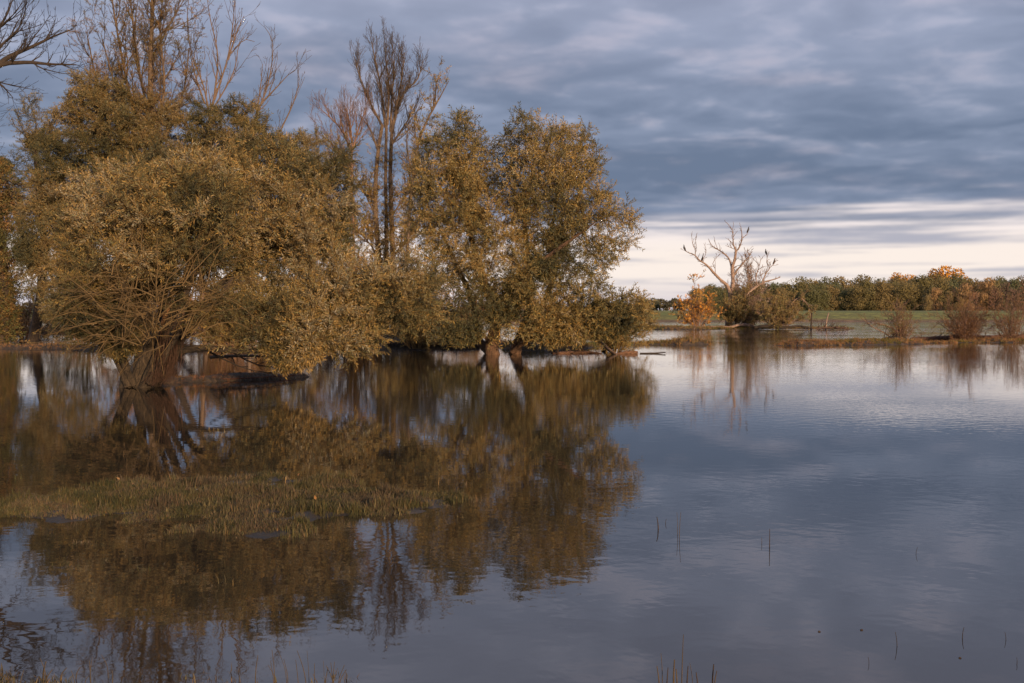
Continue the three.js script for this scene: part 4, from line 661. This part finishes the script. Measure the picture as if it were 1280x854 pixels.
for (const [px, py] of [[1024, 790], [1077, 788], [1200, 823]]) {
  const q = onWater(px, py), g = new THREE.IcosahedronGeometry(0.007, 2), p = g.attributes.position; for (let k = 0; k < p.count; k++) { const v = V(p.getX(k), p.getY(k), p.getZ(k)), s = 1 + 0.4 * noise3(v.x * 200 + px, v.y * 200, v.z * 200); p.setXYZ(k, v.x * s * 1.4, v.y * s * 0.8, v.z * s); } g.computeVertexNormals();
  const m = single('floating_seed_head', g, M.reedDark, 'tiny dark seed head floating on the calm water', 'seed head', 'seed heads floating on the water'); m.position.set(q.x, 0.003, q.z);
}
{ // tall dry stems along the left near edge
  const rng = rngOf(96), list = []; for (let k = 0; k < 22; k++) list.push([250 + 175 * Math.sqrt(rng()), 852 + rng() * 26, 10 + rng() * 40, (rng() - 0.5) * 26, 0.5 + 0.5 * rng()]);
  stalks('loose row of thin dry stems along the near shore', list, M.reed, 97);
  const l2 = []; for (let k = 0; k < 16; k++) l2.push([20 + 140 * rng(), 848 + rng() * 22, 8 + rng() * 24, (rng() - 0.5) * 20, 0.7 + 0.6 * rng()]);
  stalks('sparse thin stems in the grass at the near corner', l2, M.reed, 98);
  const l3 = []; for (let k = 0; k < 3; k++) l3.push([[35, 622, 14, 0, 1.8], [357, 608, 12, 0, 2.2], [548, 606, 9, 1, 1.2]][k]);
  l3.forEach((s, k) => stalks(['straw coloured stub at the end of the grassy islet', 'pale broken stub standing on the grassy islet', 'small greenish stub in the water off the islet'][k], [s], bark(0.5, 0.33, 0.13, 0.002), 99 + k));
}

// ---------------------------------------------------------------- the wood beyond the embankment: each tree a copy of a few kinds
{
  const crownGeo = (seed, w, h, count, size, lobesN, upright) => {
    const rng = rngOf(seed), p = [], n = [], lob = [];
    for (let k = 0; k < lobesN; k++) { const a = rng() * tau, r = w * 0.5 * Math.sqrt(rng()) * 0.75, y = h * (0.06 + 0.74 * rng()); lob.push([Math.cos(a) * r * (1.15 - y / h * 0.75), y, Math.sin(a) * r * (1.15 - y / h * 0.75), w * (0.18 + 0.12 * rng()), h * (0.11 + 0.08 * rng())]); }
    lob.push([0, h * 0.86, 0, w * 0.2, h * 0.13]);
    for (let k = 0; k < count; k++) {
      const l = lob[Math.floor(rng() * lob.length)], v = V(rng() * 2 - 1, rng() * 2 - 1, rng() * 2 - 1).normalize(), d = 0.6 + 0.45 * rng(), x = l[0] + v.x * l[3] * d, y = l[1] + v.y * l[4] * d, z = l[2] + v.z * l[3] * d;
      const s = size * (0.5 + 0.9 * rng()), a = V(rng() - 0.5, (rng() - 0.5) * (upright ? 2.6 : 1), rng() - 0.5).normalize(), b = a.clone().cross(v.clone().add(V(rng() - 0.5, rng() - 0.5, rng() - 0.5))).normalize(), q = upright ? 0.3 : 0.7;
      for (const [i, j] of [[-1, 0], [0, q], [1, 0], [-1, 0], [1, 0], [0, -q]]) p.push(x + a.x * s * i + b.x * s * j, y + a.y * s * i + b.y * s * j, z + a.z * s * i + b.z * s * j);
    }
    const g = new THREE.BufferGeometry(); g.setAttribute('position', new THREE.Float32BufferAttribute(p, 3)); g.computeVertexNormals(); return g;
  };
  const trunkGeo = (h, seed, twig) => { const ts = new Tubes(), rng = rngOf(seed); limb(ts, rng, [V(0, -0.3, 0), V(0.2, h * 0.35, 0.1), V(0, h * 0.8, 0)], 0.28, 0.07, twig ? { min: 0.05, levels: [{ every: 0.5, len: h * 0.4, ang: 0.5, up: 0.6, gnarl: 0.3, from: 0.15, segs: 5, r: 0.11 }, { every: 0.7, len: 1.6, ang: 0.6, up: 0.3, gnarl: 0.3, segs: 4, r: 0.07 }] } : { min: 0.05, levels: [{ every: 1.6, len: h * 0.3, ang: 0.8, up: 0.4, gnarl: 0.4, from: 0.2, segs: 4, r: 0.1 }] }, null, 0.1, 1.2); return ts.geo(); };
  const leafMat = (r, g, b) => new THREE.MeshPhysicalMaterial({ color: rgb(r, g, b), roughness: 0.95, transmission: 0.25, thickness: 0, ior: 1.4, side: THREE.DoubleSide });
  const kinds = {};
  const kind = (key, label, w, h, mats, count, size, lobesN, upright, twig) => { kinds[key] = { label, mats, crowns: [1, 2, 3].map((s) => crownGeo(s * 17 + h * 3 + w, w, h, count, size, lobesN, upright)), trunks: [trunkGeo(h, 5 + h, twig)], h }; };
  kind('dark', 'dark green broadleaf tree in the wood beyond the embankment', 13, 14, [leafMat(0.10, 0.100, 0.036), leafMat(0.13, 0.112, 0.038), leafMat(0.085, 0.092, 0.036), leafMat(0.15, 0.118, 0.040), leafMat(0.17, 0.125, 0.045)], 7000, 0.27, 36);
  kind('gold', 'bright golden orange tree standing above the dark wood', 12, 15, [leafMat(0.50, 0.24, 0.03), leafMat(0.42, 0.19, 0.03)], 3000, 0.36, 20);
  kind('pale', 'pale ochre willow in front of the dark wood', 8, 10, [leafMat(0.24, 0.16, 0.06), leafMat(0.19, 0.14, 0.055), leafMat(0.28, 0.17, 0.075)], 2600, 0.34, 18, true);
  kind('bare', 'half bare reddish twiggy tree in front of the dark wood', 8, 11, [leafMat(0.21, 0.11, 0.07), leafMat(0.17, 0.10, 0.07)], 900, 0.30, 18, true, true);
  kind('low', 'distant low dark tree on the horizon beyond the embankment', 12, 9, [leafMat(0.06, 0.062, 0.03), leafMat(0.08, 0.07, 0.035)], 900, 0.6, 12);
  const rng = rngOf(123), proto = {};
  const plant = (key, px, d, s, group) => {
    const k = kinds[key], mi = Math.floor(rng() * k.mats.length), ci = Math.floor(rng() * 3), id = key + mi + ci; let o;
    const p = at(px, 388, d).setY(2.2);
    if (!proto[id]) { o = proto[id] = thing('woodland_tree', k.label, 'tree', p, group); part('trunk', k.trunks[0], M.darkBark, o); part('foliage', k.crowns[ci], k.mats[mi], o, true); } else { o = proto[id].clone(); o.name = numbered('woodland_tree'); scene.add(o); }
    o.position.copy(p); o.rotation.y = rng() * tau; o.scale.set(s * (0.9 + 0.25 * rng()), s, s * (0.9 + 0.25 * rng()));
  };
  const topAt = (px) => (px < 850 ? 366 : px < 890 ? 352 : px < 1000 ? 352 : px < 1100 ? 346 : px < 1190 ? 344 : 344) ;
  const G1 = 'dark trees of the far wood';
  for (let row = 0; row < 3; row++) for (let px = 874 + row * 6; px < 1480; px += 15) { const d = 400 + row * 22 + rng() * 14, top = topAt(px) + (rng() - 0.35) * 12 + (row === 0 ? 5 : 0); plant('dark', px + (rng() - 0.5) * 10, d, (388 - top) * d / F / 14 * (0.86 + 0.24 * rng()), G1); }
  for (const [px, top, d] of [[1168, 334, 470], [1182, 330, 466], [1196, 333, 470], [1122, 339, 462], [1136, 341, 466]]) plant('gold', px, d, (388 - top) * d / F / 15, 'golden trees above the far wood');
  for (const [px, top, d] of [[1170, 358, 372], [1186, 362, 368], [1206, 352, 378], [1236, 345, 382], [1160, 366, 366], [1200, 370, 362]]) plant('pale', px, d, (388 - top) * d / F / 10, 'pale willows before the far wood');
  for (const [px, top, d] of [[1220, 362, 370], [1244, 356, 372], [1258, 350, 374], [1268, 358, 366], [1282, 346, 372], [1300, 350, 370], [1325, 352, 370]]) plant('bare', px, d, (388 - top) * d / F / 11, 'half bare trees before the far wood');
  for (let px = -300; px < 880; px += 9) { const d = 760 + rng() * 80, top = px > 800 ? 371 + rng() * 6 : 375 + rng() * 8; plant('low', px, d, (388 - top) * d / F / 9, 'low trees on the horizon'); }
}

renderer.render(scene, camera);
